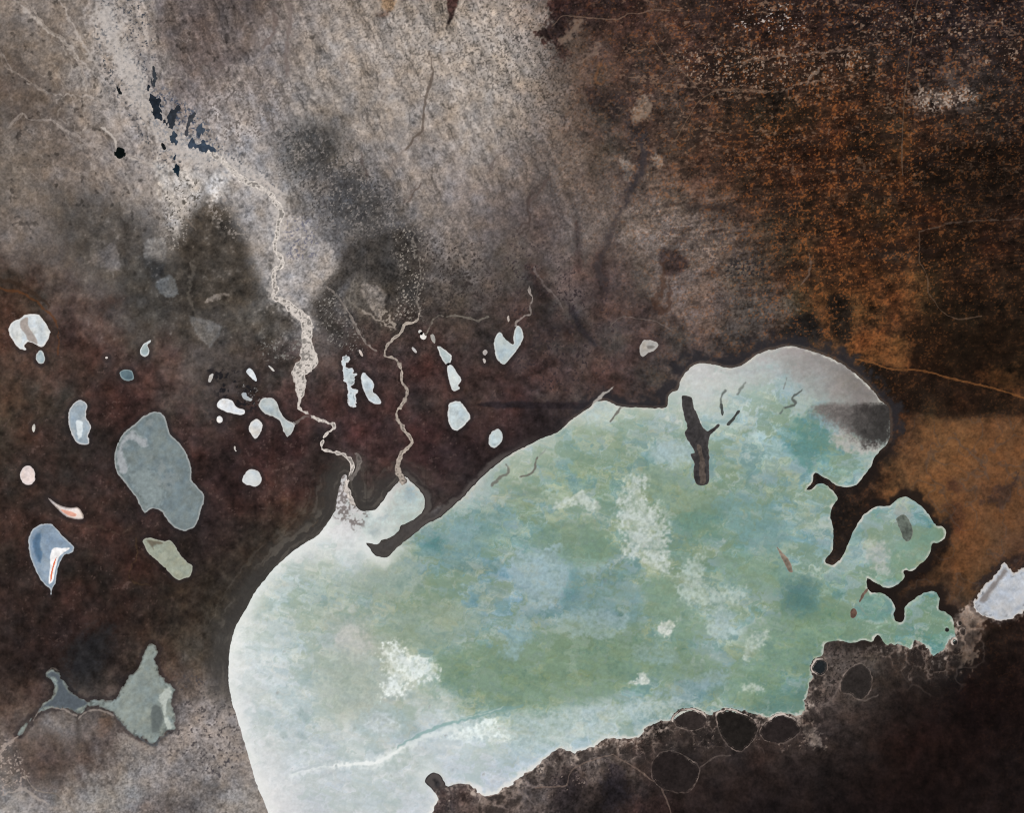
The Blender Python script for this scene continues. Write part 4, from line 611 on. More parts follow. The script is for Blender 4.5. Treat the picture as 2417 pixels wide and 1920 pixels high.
WATER_AREAS = [
(Q(1,1,(0,1010),(120,960),(300,940),(520,960),(640,1000),(820,1060),(860,1120),(700,1160),(500,1150),(420,1200),(200,1260),(0,1280),(-250,1180),(-330,1090),(-200,1020)), (121,149,120), 16, .7, 12),
(Q(1,1,(540,740),(640,720),(760,860),(830,960),(720,990),(620,900),(560,840)), (124,154,128), 12, .7, 12),
(Q(1,1,(880,620),(1000,640),(1090,600),(1180,700),(1140,800),(1020,760),(900,740)), (128,158,134), 12, .65, 12),
(Q(1,1,(1090,880),(1250,860),(1400,880),(1480,960),(1300,1000),(1230,1080),(1050,1100),(980,980)), (120,150,122), 14, .7, 12),
(Q(1,1,(560,270),(720,250),(760,340),(900,340),(860,440),(700,440),(600,400),(540,330)), (134,158,132), 14, .65, 12),
(Q(1,1,(80,560),(200,480),(330,480),(400,560),(380,640),(230,650),(120,620)), (121,149,123), 10, .7, 12),
(Q(1,1,(940,1080),(1110,1100),(1120,1200),(1000,1260),(900,1220)), (124,152,120), 12, .6, 10),
(Q(1,1,(20,620),(180,600),(240,680),(260,760),(160,840),(60,800),(0,740)), (144,168,175), 10, .7, 12),
(Q(1,1,(250,780),(420,720),(540,780),(520,900),(360,900),(230,860)), (118,153,155), 12, .65, 14),
(Q(1,1,(170,920),(330,860),(480,900),(440,960),(260,960)), (150,175,173), 9, .6, 12),
(Q(1,1,(850,400),(1000,380),(1130,480),(1180,560),(1060,600),(960,560),(880,480)), (112,151,149), 12, .65, 14),
(Q(1,1,(1130,740),(1260,720),(1290,800),(1240,850),(1150,850)), (91,129,125), 16, .7, 10),
(Q(1,1,(620,160),(740,160),(750,240),(640,250),(590,210)), (166,186,185), 9, .65, 10),
(Q(1,1,(700,450),(880,440),(880,530),(790,580),(700,520)), (104,143,126), 14, .6, 10),
(Q(1,1,(510,1020),(640,1000),(700,1060),(660,1090),(540,1070)), (136,164,159), 7, .6, 10),
(Q(1,1,(600,1200),(880,1120),(890,1170),(700,1230),(620,1240)), (140,167,168), 8, .6, 10),
(Q(1,1,(1190,1180),(1245,1190),(1245,1270),(1100,1300),(1000,1280),(1100,1220)), (90,130,120), 12, .7, 8),
(Q(1,1,(0,1290),(200,1290),(400,1260),(560,1240),(760,1250),(600,1290),(400,1360),(200,1420),(0,1470)), (183,200,196), 14, .55, 12),
(Q(0,1,(1640,850),(1760,820),(1900,830),(2050,900),(1900,1000),(1760,1010),(1650,960)), (141,160,138), 16, .6, 14),
(Q(0,1,(1760,560),(1900,490),(2100,440),(2156,480),(2100,560),(1960,640),(1830,640)), (122,158,158), 14, .6, 14),
(Q(0,1,(1560,650),(1740,660),(1800,760),(1640,820),(1500,780),(1400,760)), (151,168,150), 16, .6, 14),
(Q(0,1,(1420,960),(1520,930),(1560,1010),(1500,1070),(1430,1020)), (184,184,176), 12, .6, 12),
(Q(0,1,(1320,1060),(1480,1040),(1560,1100),(1600,1240),(1500,1330),(1350,1220)), (164,178,162), 16, .6, 14),
(Q(0,1,(1500,1330),(1560,1270),(1660,1270),(1720,1330),(1680,1400),(1560,1400)), (160,181,180), 10, .6, 8),
(Q(0,1,(1540,1340),(1590,1300),(1650,1310),(1680,1350),(1620,1390)), (186,197,197), 8, .7, 6),
(ELL(0,1,2290,2060,30,16), (150,172,170), 5, .6, 4),
(Q(0,1,(1250,1290),(1290,1280),(1310,1320),(1280,1330)), (146,170,166), 4, .6, 4),
(Q(0,1,(1180,1380),(1200,1375),(1205,1395),(1185,1400)), (150,170,168), 4, .7, 3),
(Q(0,1,(1245,1375),(1275,1375),(1290,1400),(1265,1400)), (150,170,168), 4, .7, 3),
(Q(0,1,(1120,1410),(1140,1408),(1145,1428),(1125,1430)), (158,175,174), 4, .7, 3),
(Q(0,1,(1150,1200),(1230,1180),(1260,1240),(1190,1260)), (166,188,188), 9, .6, 8),
(Q(0,1,(1540,440),(1620,420),(1700,330),(1780,380),(1780,450),(1720,500),(1600,560),(1530,560)), (176,195,189), 10, .7, 6),
] + WATER_AREAS
WATER_LINES = [
(T(1,3,(310,1390),(450,1345),(600,1322),(800,1305),(980,1300),(1100,1245),(1250,1155),(1400,1090),(1560,1035),(1700,1010)), [8,10,12,14,22,18,16,14,12,10], (222,231,226), .6, 4, 7),
(T(1,3,(600,1322),(800,1302),(980,1298),(1100,1243),(1250,1155)), [3,6,9,7,3], (234,240,235), .7, 3, 2.5),
(T(1,3,(310,1375),(450,1330),(560,1310)), [4,6,3], (165,180,184), .6, 2),
(T(1,3,(1200,1170),(1250,1125),(1500,1005),(1700,940),(1900,880),(2100,835),(2250,810)), [3,5,8,9,10,10,6], (118,158,154), .65, 3),
(T(1,3,(1700,930),(1850,890),(1980,860),(2090,820)), [3,3,4,2], (200,214,204), .5, 2),
(T(1,2,(2110,490),(2125,560),(2060,600),(1985,670)), [4,5,6,4], (106,104,96), .8, 2),
(T(2,2,(215,425),(190,530),(150,575),(80,592)), [4,5,5,6], (100,96,88), .8, 2),
(T(2,2,(290,350),(230,420)), [2,2.5], (140,146,140), .6, 2),
(T(2,2,(925,0),(870,70),(835,125)), [6,6,3], (96,92,86), .8, 2),
(T(2,2,(1030,130),(1060,155),(1100,165)), [3,4,3], (120,160,158), .7, 2),
(T(3,1,(290,1570),(210,1640),(240,1685),(150,1725)), [4,6,5,4], (76,80,76), .8, 2),
(T(3,1,(160,1470),(140,1560)), [3,3.5], (120,124,120), .7, 2),
(T(2,1,(1965,1510),(1900,1610)), [4,4.5], (98,104,98), .7, 2),
(T(2,1,(1800,1580),(1765,1640),(1755,1713)), [4,5,6], (86,92,88), .8, 2),
(T(2,2,(1530,20),(1570,110),(1600,170)), [4,5,3], (205,208,200), .85, 2),
(T(3,2,(140,10),(100,60)), [3,3.5], (90,100,98), .7, 2),
(T(3,2,(745,1660),(800,1720),(860,1780)), [3,3,2], (140,150,136), .5, 2),
]

# ------------------------------------------------------------------ outlines on the grid
px, py = X, Y
f40, f18, f7 = fbm(px, py, 46, octv=4, seed=1), fbm(px, py, 18, octv=3, seed=2), fbm(px, py, 6.5, octv=2, seed=3)
f3 = vn(px / 2.6, py / 2.6, 4)
f2 = vn(px / 4.2, py / 3.6, 44)
SE = sstep(-80, -20, Y - (1894 - 0.33 * (X - 1121))) * (X > 900)       # ragged southern shore
rag = 1.0 * fbm(px, py, 9, octv=2, seed=11)
lake_w, lake_s = poly_sdf(LAKE, margin=110, n=3)
lake_s = lake_s + np.where(np.abs(lake_s) < 60, (rag + SE * (4.0 * fbm(px, py, 13, octv=3, seed=12)))[lake_w], 0)
lake_s = lake_s.astype(np.float32)
LK = full((lake_w, lake_s), -110.0)
marsh = full(poly_sdf(T(1,2,(700,600),(760,600),(790,720),(840,820),(910,870),(895,1000),(820,1010),(760,960),(690,930),(685,780)), 20), -20.0)

SD = LK.copy()                 # everything that dips below the plain
SMALL = np.full((NY, NX), -14.0, np.float32)
def carve(w, s):
    SD[w] = np.maximum(SD[w], s)
pan_f = []
for p in PANS:
    w, s = poly_sdf(p[1], 16, 3)
    wild = 3.2 if ("stingray" in p[5] or "right edge" in p[5]) else 1.0 if p[4] else 0.7
    s = s + wild * (0.75 * rag[w] + 0.45 * f7[w])
    pan_f.append((w, s))
    carve(w, s)
    SMALL[w] = np.maximum(SMALL[w], s)
pool_f = []
for p in POOLS:
    w, s = poly_sdf(p[1], 8, 2)
    s = s + 2.2 * rag[w] + (3.0 * fbm(X[w], Y[w], 4.5, 9, 2, 73) - 1.3) * (p[4] is not None)
    if p[4] is None:
        s = s - 1.7 * rag[w]
    pool_f.append((w, s))
    carve(w, s)
basin_f = []
for p in BASINS:
    w, s = poly_sdf(p[1], 12, 3)
    s = s + 1.3 * rag[w]
    basin_f.append((w, s))
    carve(w, s)
river_f = []
for i, p in enumerate(RIVERS):
    w, s = line_sdf(p[1], p[2], 10, 4, wiggle=2.2, seed=20 + i)
    s = s + 1.2 * rag[w] + (0.8 * f7[w] + 0.9 * f18[w] - 0.5 if i < 2 else 0)
    river_f.append((w, s))
    carve(w, s)

# ------------------------------------------------------------------ soil colour
far = 900 * sstep(60, 1500, np.maximum(np.maximum(-px, px - W0), np.maximum(-py, py - H0)))
wx = np.clip(px, -100, W0 + 100) + far * fbm(px, py, 900, octv=4, seed=80) + 20 * f40 + 9 * f18 + 4 * f7
wy = np.clip(py, -100, H0 + 100) + far * fbm(px, py, 900, octv=4, seed=81) + 20 * fbm(px, py, 46, octv=3, seed=5) + 9 * fbm(px, py, 18, octv=2, seed=6) + 4 * f2
soil = rbf(SOIL, wx, wy)
grain = np.clip(rbf(GRAIN, px, py) / 100.0, 0, 1.2)
gd, go, gf = grain[..., 0], grain[..., 1], grain[..., 2]
tan = sstep(2080, 2180, px) * sstep(960, 1010, py) * sstep(-80, -120, Y - (1894 - 0.33 * (X - 1121)))
soil = mix(soil, (120, 86, 58), 0.38 * tan)
for pts, c, soft, k, ragged in SOIL_AREAS:
    m = soft + 2.5 * ragged + 2
    w, s = poly_sdf(pts, m, 2)
    s = s + ragged * (0.8 * f18[w] + 0.7 * f7[w])
    soil[w] = mix(soil[w], c, min(0.97, 1.22 * k) * sstep(-soft, soft, s))
soil = np.maximum(soil, 8)
sw = sstep(760, 600, px) * sstep(1560, 1700, py)
soil *= (1 + 0.19 * sw)[..., None]
lum = soil.mean(-1, keepdims=True)
soil += (lum - soil) * (0.25 * sw)[..., None]
soil *= (1 + 0.05 * sstep(1420, 1250, px) * sstep(560, 380, py))[..., None]
dune = sstep(1560, 1760, px) * sstep(1010, 900, py)
soil *= (1 - 0.20 * dune)[..., None]
lum = soil.mean(-1, keepdims=True)
soil += (lum - soil) * (0.34 * sstep(62, 110, lum) * sstep(1700, 1350, px)[..., None])
ruddy = sstep(5, 12, soil[..., 0] - soil[..., 1])
# streaks of wind and run-off: across the north they lean, in the east they lie level
u = 0.42 * px + 0.91 * py
v = 0.91 * px - 0.42 * py
north = sstep(760, 300, py) * sstep(-80, 500, px) * sstep(1560, 1250, px)
lean = fbm(v, u, 11, 95, 3, 31)
east = sstep(1350, 1800, px)
level = fbm(px, py + 0.12 * px, 70, 5, 3, 32)
val = 1 + 0.07 * f40 + 0.07 * f18 * (0.5 + gf) + f7 * (0.03 + 0.12 * gf) + f3 * (0.02 + 0.17 * gf) + f2 * (0.02 + 0.11 * gf)
dk = sstep(105, 45, soil[..., 1]) * (1 - 0.6 * tan)
f11 = fbm(px, py, 11, octv=4, seed=23, gain=0.65)
val += dk * (0.10 * f40 + 0.13 * f18 + 0.13 * f11) + (1 - dk) * (0.035 * f11 + 0.02 * f18 - 0.03 * f40)
lean2 = fbm(v, u, 5, 34, 2, 33)
val += 0.05 * lean2 * north + 0.12 * fbm(px, py, 26, octv=4, seed=24, gain=0.6) * east * sstep(1000, 850, py)
val += 0.09 * lean * north + 0.20 * level * east * sstep(1000, 500, py)
soil *= np.clip(val, 0.25, 2.0)[..., None]
ch = fbm(px, py, 30, octv=3, seed=8)
soil *= 1 + np.stack([0.022 * ch, 0.0 * ch, -0.03 * ch], -1)
red = fbm(px, py, 75, octv=4, seed=25)
soil *= 1 + np.stack([0.11 * red * dk * ruddy, 0.0 * red, -0.02 * red * dk * ruddy], -1)
soil = mix(soil, (112, 92, 85), 0.4 * dk * ruddy * sstep(0.75, 1.15, fbm(px, py, 7, octv=3, seed=26) + 0.3 * f40) * sstep(1900, 1500, px))
# old stream beds: dark leaning lines in the north, pale braids round the delta
gully = 1 - np.abs(fbm(v + 6 * f18, u, 30, 170, 3, 34))
soil *= (1 - 0.20 * north * sstep(0.90, 0.985, gully))[..., None]
gully = 1 - np.abs(fbm(v + 5 * f18, u, 14, 75, 3, 35))
soil *= (1 - 0.10 * north * sstep(0.88, 0.98, gully))[..., None]
delta = np.exp(-((px - 300) / 280) ** 2 - ((py - 230) / 260) ** 2)
ud, vd = 0.66 * px + 0.75 * py, 0.75 * px - 0.66 * py
braid = 1 - np.abs(fbm(vd + 5 * f18, ud, 26, 80, 3, 36))
soil = mix(soil, (176, 167, 158), 0.45 * np.clip(delta, 0, 1) * sstep(0.90, 0.985, braid))
soil = mix(soil, (70, 66, 66), 0.35 * np.clip(delta, 0, 1) * sstep(0.5, 0.95, fbm(vd, ud, 7, 13, 3, 37)))
thread = 1 - np.abs(fbm(px, py, 44, 24, 4, 38, 0.6))
soil = mix(soil, (118, 96, 80), 0.28 * east * sstep(0.93, 0.99, thread) * sstep(800, 500, py))
plume = sstep(0.30, 0.72, fbm(px, py + 0.1 * px, 85, 26, 5, 39, 0.6)) * east * sstep(760, 560, py)
soil = mix(soil, (38, 28, 24), 0.6 * plume)
soil *= (1 + 0.07 * sstep(85, 135, soil[..., 1]))[..., None]
# scrub dots, dark on pale ground
dots = sstep(0.15, 0.75, fbm(px, py, 3.7, octv=2, seed=9) + 0.15 * f18)
soil *= (1 + 0.05 * np.clip(gd, 0, 1) - 0.46 * np.clip(gd, 0, 1) * dots)[..., None]
clump = sstep(0.72, 1.1, fbm(px, py, 15, octv=3, seed=10) + 0.2 * f40) * sstep(700, 450, py) * sstep(760, 500, px)
soil *= (1 - 0.33 * clump)[..., None]
# orange sand grains and black scrub of the east
og = fbm(px, py, 4.2, 3.8, 2, 13) + 0.40 * f18 + 0.12 * level
soil = mix(soil, (140, 84, 45), np.clip(go, 0, 1) * 0.80 * sstep(0.46, 0.95, og))
soil = mix(soil, (26, 20, 17), np.clip(go, 0, 1) * 0.55 * sstep(0.2, 0.85, fbm(px, py, 4.8, 4.2, 2, 14) - 0.3 * f18))
pale = fbm(px, py, 7, 4.5, 2, 15) + 0.5 * fbm(px, py, 60, 16, 2, 16)
soil = mix(soil, (150, 122, 100), 0.62 * sstep(0.72, 1.15, pale) * sstep(1250, 1500, px) * sstep(620, 300, py) * gf)
for k, (pts, c, soft, th_, gs) in enumerate(SPECKS):
    w, s = poly_sdf(pts, 2.2 * soft + 2, 2)
    a = sstep(-soft, soft, s + 0.5 * soft * f18[w]) * sstep(th_, th_ + 0.3, fbm(px[w], py[w], gs, octv=2, seed=60 + k) + 0.2 * f18[w])
    soil[w] = mix(soil[w], c, 0.85 * a)
vein = 1 - np.abs(fbm(px, py, 55, octv=3, seed=21))
soil = mix(soil, (74, 66, 62), 0.40 * tan * sstep(0.9, 0.985, vein))
soil = mix(soil, (62, 43, 31), 0.30 * tan * sstep(0.45, 1.0, f40 + 0.4 * f18))
# dark scrub collar round the pans and along the lake, old beach lines in the south-west
ring = sstep(-13, -5, SMALL) * (0.75 + 0.4 * f18)
soil = mix(soil, (38, 34, 35), np.clip(0.62 * ring, 0, 1) * sstep(760, 860, py))
d = -LK
SW = sstep(1150, 850, px) * sstep(1000, 1150, py) * (1 - 0.85 * sstep(1570, 1720, py + 14 * f18))
NS = sstep(1250, 1450, px) * sstep(1120, 1000, py) * (1 - SE)
coll = sstep(1, 9, d + 3 * f7) * sstep(36, 12, d + 15 * f18 + 8 * f11) * NS
soil = mix(soil, (42, 41, 44), np.clip(0.85 * coll, 0, 1))
soil = mix(soil, (88, 80, 74), 0.55 * sstep(9, 3, d) * NS)
mid = sstep(850, 1000, px) * sstep(1450, 1250, px) * sstep(1000, 1100, py) * (1 - SE)
soil = mix(soil, (36, 33, 35), 0.55 * sstep(30, 8, d) * mid)
soil = mix(soil, (96, 90, 86), 0.65 * mid * sstep(16, 6, d + 5 * f18) * sstep(0, 4, d))
beach = fbm(d + 5 * f18 + 4 * f40, 0.25 * px - 0.5 * py, 6.0, 60.0, 2, 17)
soil = mix(soil, (64, 62, 59), 0.8 * SW * sstep(66, 16, d + 10 * f18))
soil = mix(soil, (102, 97, 89), 0.42 * SW * sstep(0.1, 0.8, beach + 0.8 * f40) * sstep(95, 30, d))
soil = mix(soil, (38, 37, 37), 0.2 * SW * sstep(0.1, 0.9, -beach + 0.8 * f18) * sstep(95, 30, d))
eastl = sstep(1950, 2050, px) * sstep(1020, 1100, py) * (1 - SE)
soil = mix(soil, (30, 25, 23), 0.85 * eastl * sstep(26, 10, d + 9 * f18))
dust = sstep(20, 0, d + 16 * fbm(px, py, 14, octv=3, seed=18)) * SE
soil = mix(soil, (186, 172, 160), 0.85 * dust * sstep(-0.35, 0.45, f7 + 0.6 * f3))
lace = 1 - np.abs(fbm(px + 4 * f18, py + 4 * f7, 13, octv=3, seed=19))
soil = mix(soil, (140, 125, 114), 0.62 * SE * sstep(0.84, 0.98, lace) * sstep(70, 6, d + 24 * f40))
soil = mix(soil, (98, 86, 79), 0.35 * SE * sstep(0.90, 0.99, 1 - np.abs(fbm(px, py, 60, octv=3, seed=48))) * sstep(109, 80, d))
# lumpy south shore: rounded dark mounds with pale crusted rims, packed along the water
mw = window(1130, W0 + 60, 1440, H0 + 60)
mx, my = px[mw] + 7 * f18[mw], py[mw] + 7 * fbm(px[mw], py[mw], 18, octv=2, seed=90)
c1 = np.full(mx.shape, 9.0, np.float32)
c2 = np.full(mx.shape, 9.0, np.float32)
gi, gj = np.floor(mx / 44), np.floor(my / 44)
for di in (-1, 0, 1):
    for dj in (-1, 0, 1):
        ii, jj = gi + di, gj + dj
        hx = TAB[ii.astype(np.int32) & 511, jj.astype(np.int32) & 511]
        hy = TAB[(ii.astype(np.int32) + 91) & 511, (jj.astype(np.int32) + 37) & 511]
        q_ = np.hypot(mx / 44 - ii - 0.15 - 0.7 * hx, my / 44 - jj - 0.15 - 0.7 * hy)
        c2 = np.minimum(c2, np.maximum(c1, q_))
        c1 = np.minimum(c1, q_)
gap = c2 - c1
belt = SE[mw] * sstep(74, 30, d[mw] + 26 * f40[mw]) * sstep(1, 7, d[mw])
soil[mw] = mix(soil[mw], (38, 34, 32), 0.62 * belt * sstep(0.10, 0.34, gap) * sstep(0.75, 0.35, c1))
soil[mw] = mix(soil[mw], (138, 124, 114), 0.50 * belt * sstep(0.12, 0.02, gap) * np.clip(0.6 + 0.6 * f18[mw] + 0.3 * f7[mw], 0, 1))
MOUND = np.zeros((NY, NX), np.float32)
MOUND[mw] = belt * sstep(0.62, 0.1, c1)
for i, (pts, wd, c, k, wig, *so) in enumerate(SOIL_LINES):
    so = so[0] if so else 1.4
    w, s = line_sdf(pts, wd, 8 + so, 4, wiggle=wig, seed=41 + i)
    soil[w] = mix(soil[w], c, k * sstep(-so, so, s + 0.8 * so * f7[w] + 0.35 * so * f18[w] * (so > 4)))

# ------------------------------------------------------------------ lake colour
th = math.radians(17)
lu = px * math.cos(th) - py * math.sin(th)
lv = px * math.sin(th) + py * math.cos(th)
LW = lake_w
a1 = fbm(lu[LW], lv[LW], 70, 52, 5, 51)
qx, qy = lu[LW] + 14 * f18[LW], lv[LW] + 10 * f18[LW]
a2 = fbm(qx, qy, 50, 38, 5, 52, 0.62)
a3 = fbm(qx, qy, 58, 44, 5, 53, 0.66)
a4 = fbm(qx, qy, 44, 36, 5, 54, 0.68)
a5 = fbm(lu[LW], lv[LW], 26, 10, 3, 55)
lx, ly = px[LW], py[LW]
water = rbf(WATER, lx + 20 * a1 + 8 * f18[LW], ly + 16 * a2 + 7 * f7[LW])
calm = np.clip((water[..., 1] - water[..., 0] - 6) / 22.0, 0, 1)
val = 1 + (0.02 + 0.035 * calm) * a1 + (0.016 + 0.016 * calm) * a5 + 0.02 * f7[LW] + 0.02 * f3[LW] + 0.015 * f18[LW]
water *= val[..., None]
b1 = fbm(qx, qy, 32, 27, 5, 61, 0.70)
b2 = fbm(qx, qy, 30, 24, 5, 62, 0.70)
b3 = fbm(qx, qy, 60, 40, 6, 63, 0.66)
water += (0.45 + 0.55 * calm)[..., None] * b1[..., None] * np.array((16.0, 12.0, 13.0), np.float32)
water += (0.15 + 0.85 * calm)[..., None] * b2[..., None] * np.array((-8.0, -2.0, 8.5), np.float32)
tile = sstep(-0.10, 0.10, fbm(qx, qy, 40, 31, 6, 64, 0.68)) - 0.5
tile2 = sstep(0.22, 0.40, fbm(qx, qy, 34, 28, 6, 65, 0.70))
water += calm[..., None] * (tile[..., None] * np.array((-15.0, -5.0, 9.0), np.float32) + tile2[..., None] * np.array((16.0, 12.0, 13.0), np.float32))
water = mix(water, (96, 136, 136), 0.52 * calm * sstep(0.38, 0.75, a3 + 0.25 * b1))
water = mix(water, (122, 148, 118), 0.62 * calm * sstep(0.05, 0.45, -a3 + 0.25 * b2))
water = mix(water, (146, 171, 176), 0.50 * calm * sstep(0.30, 0.65, a2 + 0.2 * b2))
water = mix(water, (182, 196, 186), 0.50 * calm * sstep(0.50, 0.85, a4 + 0.2 * b1))
wisp = 1 - np.abs(fbm(qx, qy, 40, 22, 4, 56, 0.6))
water = mix(water, (182, 200, 196), 0.30 * calm * sstep(0.86, 0.99, wisp) * sstep(-0.5, 0.4, a1))
water = mix(water, (104, 140, 132), 0.28 * calm * sstep(0.3, 0.9, fbm(qx, qy, 20, 11, 3, 57)))
water = mix(water, (160, 180, 172), 0.40 * (1 - calm) * sstep(0.2, 0.7, a4) * sstep(150, 190, water[..., 1]))
def local(w):
    r0, r1 = max(w[0].start, LW[0].start), min(w[0].stop, LW[0].stop)
    c0, c1 = max(w[1].start, LW[1].start), min(w[1].stop, LW[1].stop)
    if r1 <= r0 or c1 <= c0:
        return None
    g = (slice(r0, r1), slice(c0, c1))
    return (g, (slice(r0 - LW[0].start, r1 - LW[0].start), slice(c0 - LW[1].start, c1 - LW[1].start)),
            (slice(r0 - w[0].start, r1 - w[0].start), slice(c0 - w[1].start, c1 - w[1].start)))
for pts, c, soft, k, ragged in WATER_AREAS:
    if k == 0:
        continue
    w, s = poly_sdf(pts, soft + 2.5 * ragged + 2, 2)
    q = local(w)
    if q is None:
        continue
    g, l, o = q
    ss = s[o] + ragged * (0.5 * a4[l] + 0.45 * f18[g] + 0.45 * b3[l] + 0.5 * f7[g])
    tone = (1 + 0.05 * b1[l] + 0.04 * f7[g] + 0.03 * f3[g])[..., None] * (1 + np.stack([-0.012 * b2[l], 0 * b2[l], 0.022 * b2[l]], -1))
    water[l] = water[l] + (np.array(c, np.float32) * tone - water[l]) * (k * sstep(-1.3 * soft, soft, ss) * np.clip(0.85 + 0.38 * b2[l] + 0.25 * f7[g], 0.15, 1.1))[..., None]
for pts, wd, c, k, wig, *so in WATER_LINES:
    so = so[0] if so else 1.6
    w, s = line_sdf(pts, wd, 8 + so, 4, wiggle=wig, seed=43)
    q = local(w)
    if q is None:
        continue
    g, l, o = q
    water[l] = mix(water[l], c, k * sstep(-so, so, s[o] + 0.6 * so * f7[g] + 0.4 * so * b3[l] * (so > 3)))
grey = water.mean(-1, keepdims=True)
water = (grey + (water - grey) * (1 - 0.13 * calm[..., None])) * (1 - 0.045 * calm[..., None])
milk = (1 - calm) * sstep(1150, 800, lx)
grey = water.mean(-1, keepdims=True)
water = (grey + (water - grey) * (1 - 0.30 * milk[..., None])) * (1 + 0.035 * milk[..., None])
# reed flats where the long channel enters, salt along the shore
mm = sstep(-14, 4, marsh[LW] + 8 * f18[LW])
water = mix(water, (112, 105, 102), 0.85 * mm * sstep(-0.25, 0.5, f7[LW] + 0.7 * f2[LW]))
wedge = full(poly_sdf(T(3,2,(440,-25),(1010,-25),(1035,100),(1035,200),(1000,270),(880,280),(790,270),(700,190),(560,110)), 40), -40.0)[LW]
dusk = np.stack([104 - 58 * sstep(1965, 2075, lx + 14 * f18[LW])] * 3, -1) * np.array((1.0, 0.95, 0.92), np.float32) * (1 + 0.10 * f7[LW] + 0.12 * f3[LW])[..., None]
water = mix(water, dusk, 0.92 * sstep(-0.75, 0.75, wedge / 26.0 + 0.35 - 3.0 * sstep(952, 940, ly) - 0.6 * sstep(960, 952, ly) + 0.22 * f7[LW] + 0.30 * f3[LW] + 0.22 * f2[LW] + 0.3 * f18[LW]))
edge = LK[LW]
west = sstep(1150, 850, lx)
water = mix(water, (230, 233, 228), west * 0.8 * sstep(34, 1, edge + 6 * f18[LW]) * np.clip(1 - sstep(900, 960, lx) * sstep(1300, 1280, ly) - sstep(-30, 0, marsh[LW]), 0, 1))
water = mix(water, (196, 196, 186), (1 - west) * np.clip(0.50 + 0.55 * f18[LW], 0.1, 0.95) * sstep(6.5, 2.0, edge + 1.5 * f7[LW]) * sstep(60, 110, water[..., 1]))
water = mix(water, (226, 226, 220), SE[LW] * sstep(1600, 1400, lx) * 0.8 * sstep(14, 3, edge + 5 * f18[LW]))

# ------------------------------------------------------------------ materials
def make_material(name, rough, grain_size, grain_amt, bump):
    m = bpy.data.materials.new(name)
    m.use_nodes = True
    n = m.node_tree.nodes
    L = m.node_tree.links
    b = n["Principled BSDF"]
    b.inputs["Roughness"].default_value = rough
    b.inputs["Specular IOR Level"].default_value = 0.02
    at = n.new("ShaderNodeAttribute")
    at.attribute_name = "albedo"
    tc = n.new("ShaderNodeTexCoord")
    n1 = n.new("ShaderNodeTexNoise")
    n1.inputs["Scale"].default_value = grain_size
    n1.inputs["Detail"].default_value = 6.0
    n1.inputs["Roughness"].default_value = 0.7
    L.new(tc.outputs["Object"], n1.inputs["Vector"])
    mr = n.new("ShaderNodeMapRange")
    mr.inputs["From Min"].default_value = 0.3
    mr.inputs["From Max"].default_value = 0.7
    mr.inputs["To Min"].default_value = 1.0 - grain_amt
    mr.inputs["To Max"].default_value = 1.0 + grain_amt
    L.new(n1.outputs["Fac"], mr.inputs["Value"])
    mul = n.new("ShaderNodeVectorMath")
    mul.operation = 'SCALE'
    L.new(at.outputs["Color"], mul.inputs[0])
    L.new(mr.outputs["Result"], mul.inputs["Scale"])
    L.new(mul.outputs["Vector"], b.inputs["Base Color"])
    if bump:
        bp = n.new("ShaderNodeBump")
        bp.inputs["Strength"].default_value = bump
        bp.inputs["Distance"].default_value = 0.05
        L.new(n1.outputs["Fac"], bp.inputs["Height"])
        L.new(bp.outputs["Normal"], b.inputs["Normal"])
    return m
M_SOIL = make_material("dry_soil", 0.95, 3.2, 0.08, 0.15)
M_SALT = make_material("salt_crust", 0.8, 2.6, 0.05, 0.15)
M_WATER = make_material("shallow_brine", 0.6, 1.4, 0.03, 0.0)
M_ROCK = make_material("dark_mud", 0.95, 3.0, 0.14, 0.3)

# ------------------------------------------------------------------ mesh building
GAIN = 1.0
def sheet(name, w, z, rgb, mask, mat, parent=None):
    """one mesh from the survey grid cells that touch the mask"""
    nr, nc = z.shape
    mk = np.zeros((nr - 1, nc - 1), bool)
    for a in (0, 1):
        for b in (0, 1):
            mk |= mask[a:nr - 1 + a, b:nc - 1 + b]
    ids = np.arange(nr * nc, dtype=np.int64).reshape(nr, nc)
    q = np.stack([ids[1:, :-1][mk], ids[1:, 1:][mk], ids[:-1, 1:][mk], ids[:-1, :-1][mk]], -1)
    used = np.zeros(nr * nc, bool)
    used[q.ravel()] = True
    remap = np.cumsum(used) - 1
    q = remap[q].astype(np.int32)
    co = np.stack([(X[w].ravel()[used] - W0 / 2) * S, -(Y[w].ravel()[used] - H0 / 2) * S, z.ravel()[used]], -1).astype(np.float32)
    c = np.ones((len(co), 4), np.float32)
    c[:, :3] = np.clip(lin(rgb.reshape(-1, 3)[used]) * GAIN, 0, 0.95)
    me = bpy.data.meshes.new(name)
    me.vertices.add(len(co))
    me.vertices.foreach_set("co", co.ravel())
    me.loops.add(q.size)
    me.loops.foreach_set("vertex_index", q.ravel())
    me.polygons.add(len(q))
    me.polygons.foreach_set("loop_start", np.arange(0, q.size, 4, dtype=np.int32))
    me.polygons.foreach_set("use_smooth", np.ones(len(q), bool))
    me.update(calc_edges=True)
    at = me.color_attributes.new("albedo", 'FLOAT_COLOR', 'POINT')
    at.data.foreach_set("color", c.ravel())
    me.materials.append(mat)
    o = bpy.data.objects.new(name, me)
    col.objects.link(o)
    o.parent = parent
    return o
def tag(o, label, cat, group=None, kind=None):
    o["label"] = label
    o["category"] = cat
    if group:
        o["group"] = group
    if kind:
        o["kind"] = kind
    return o

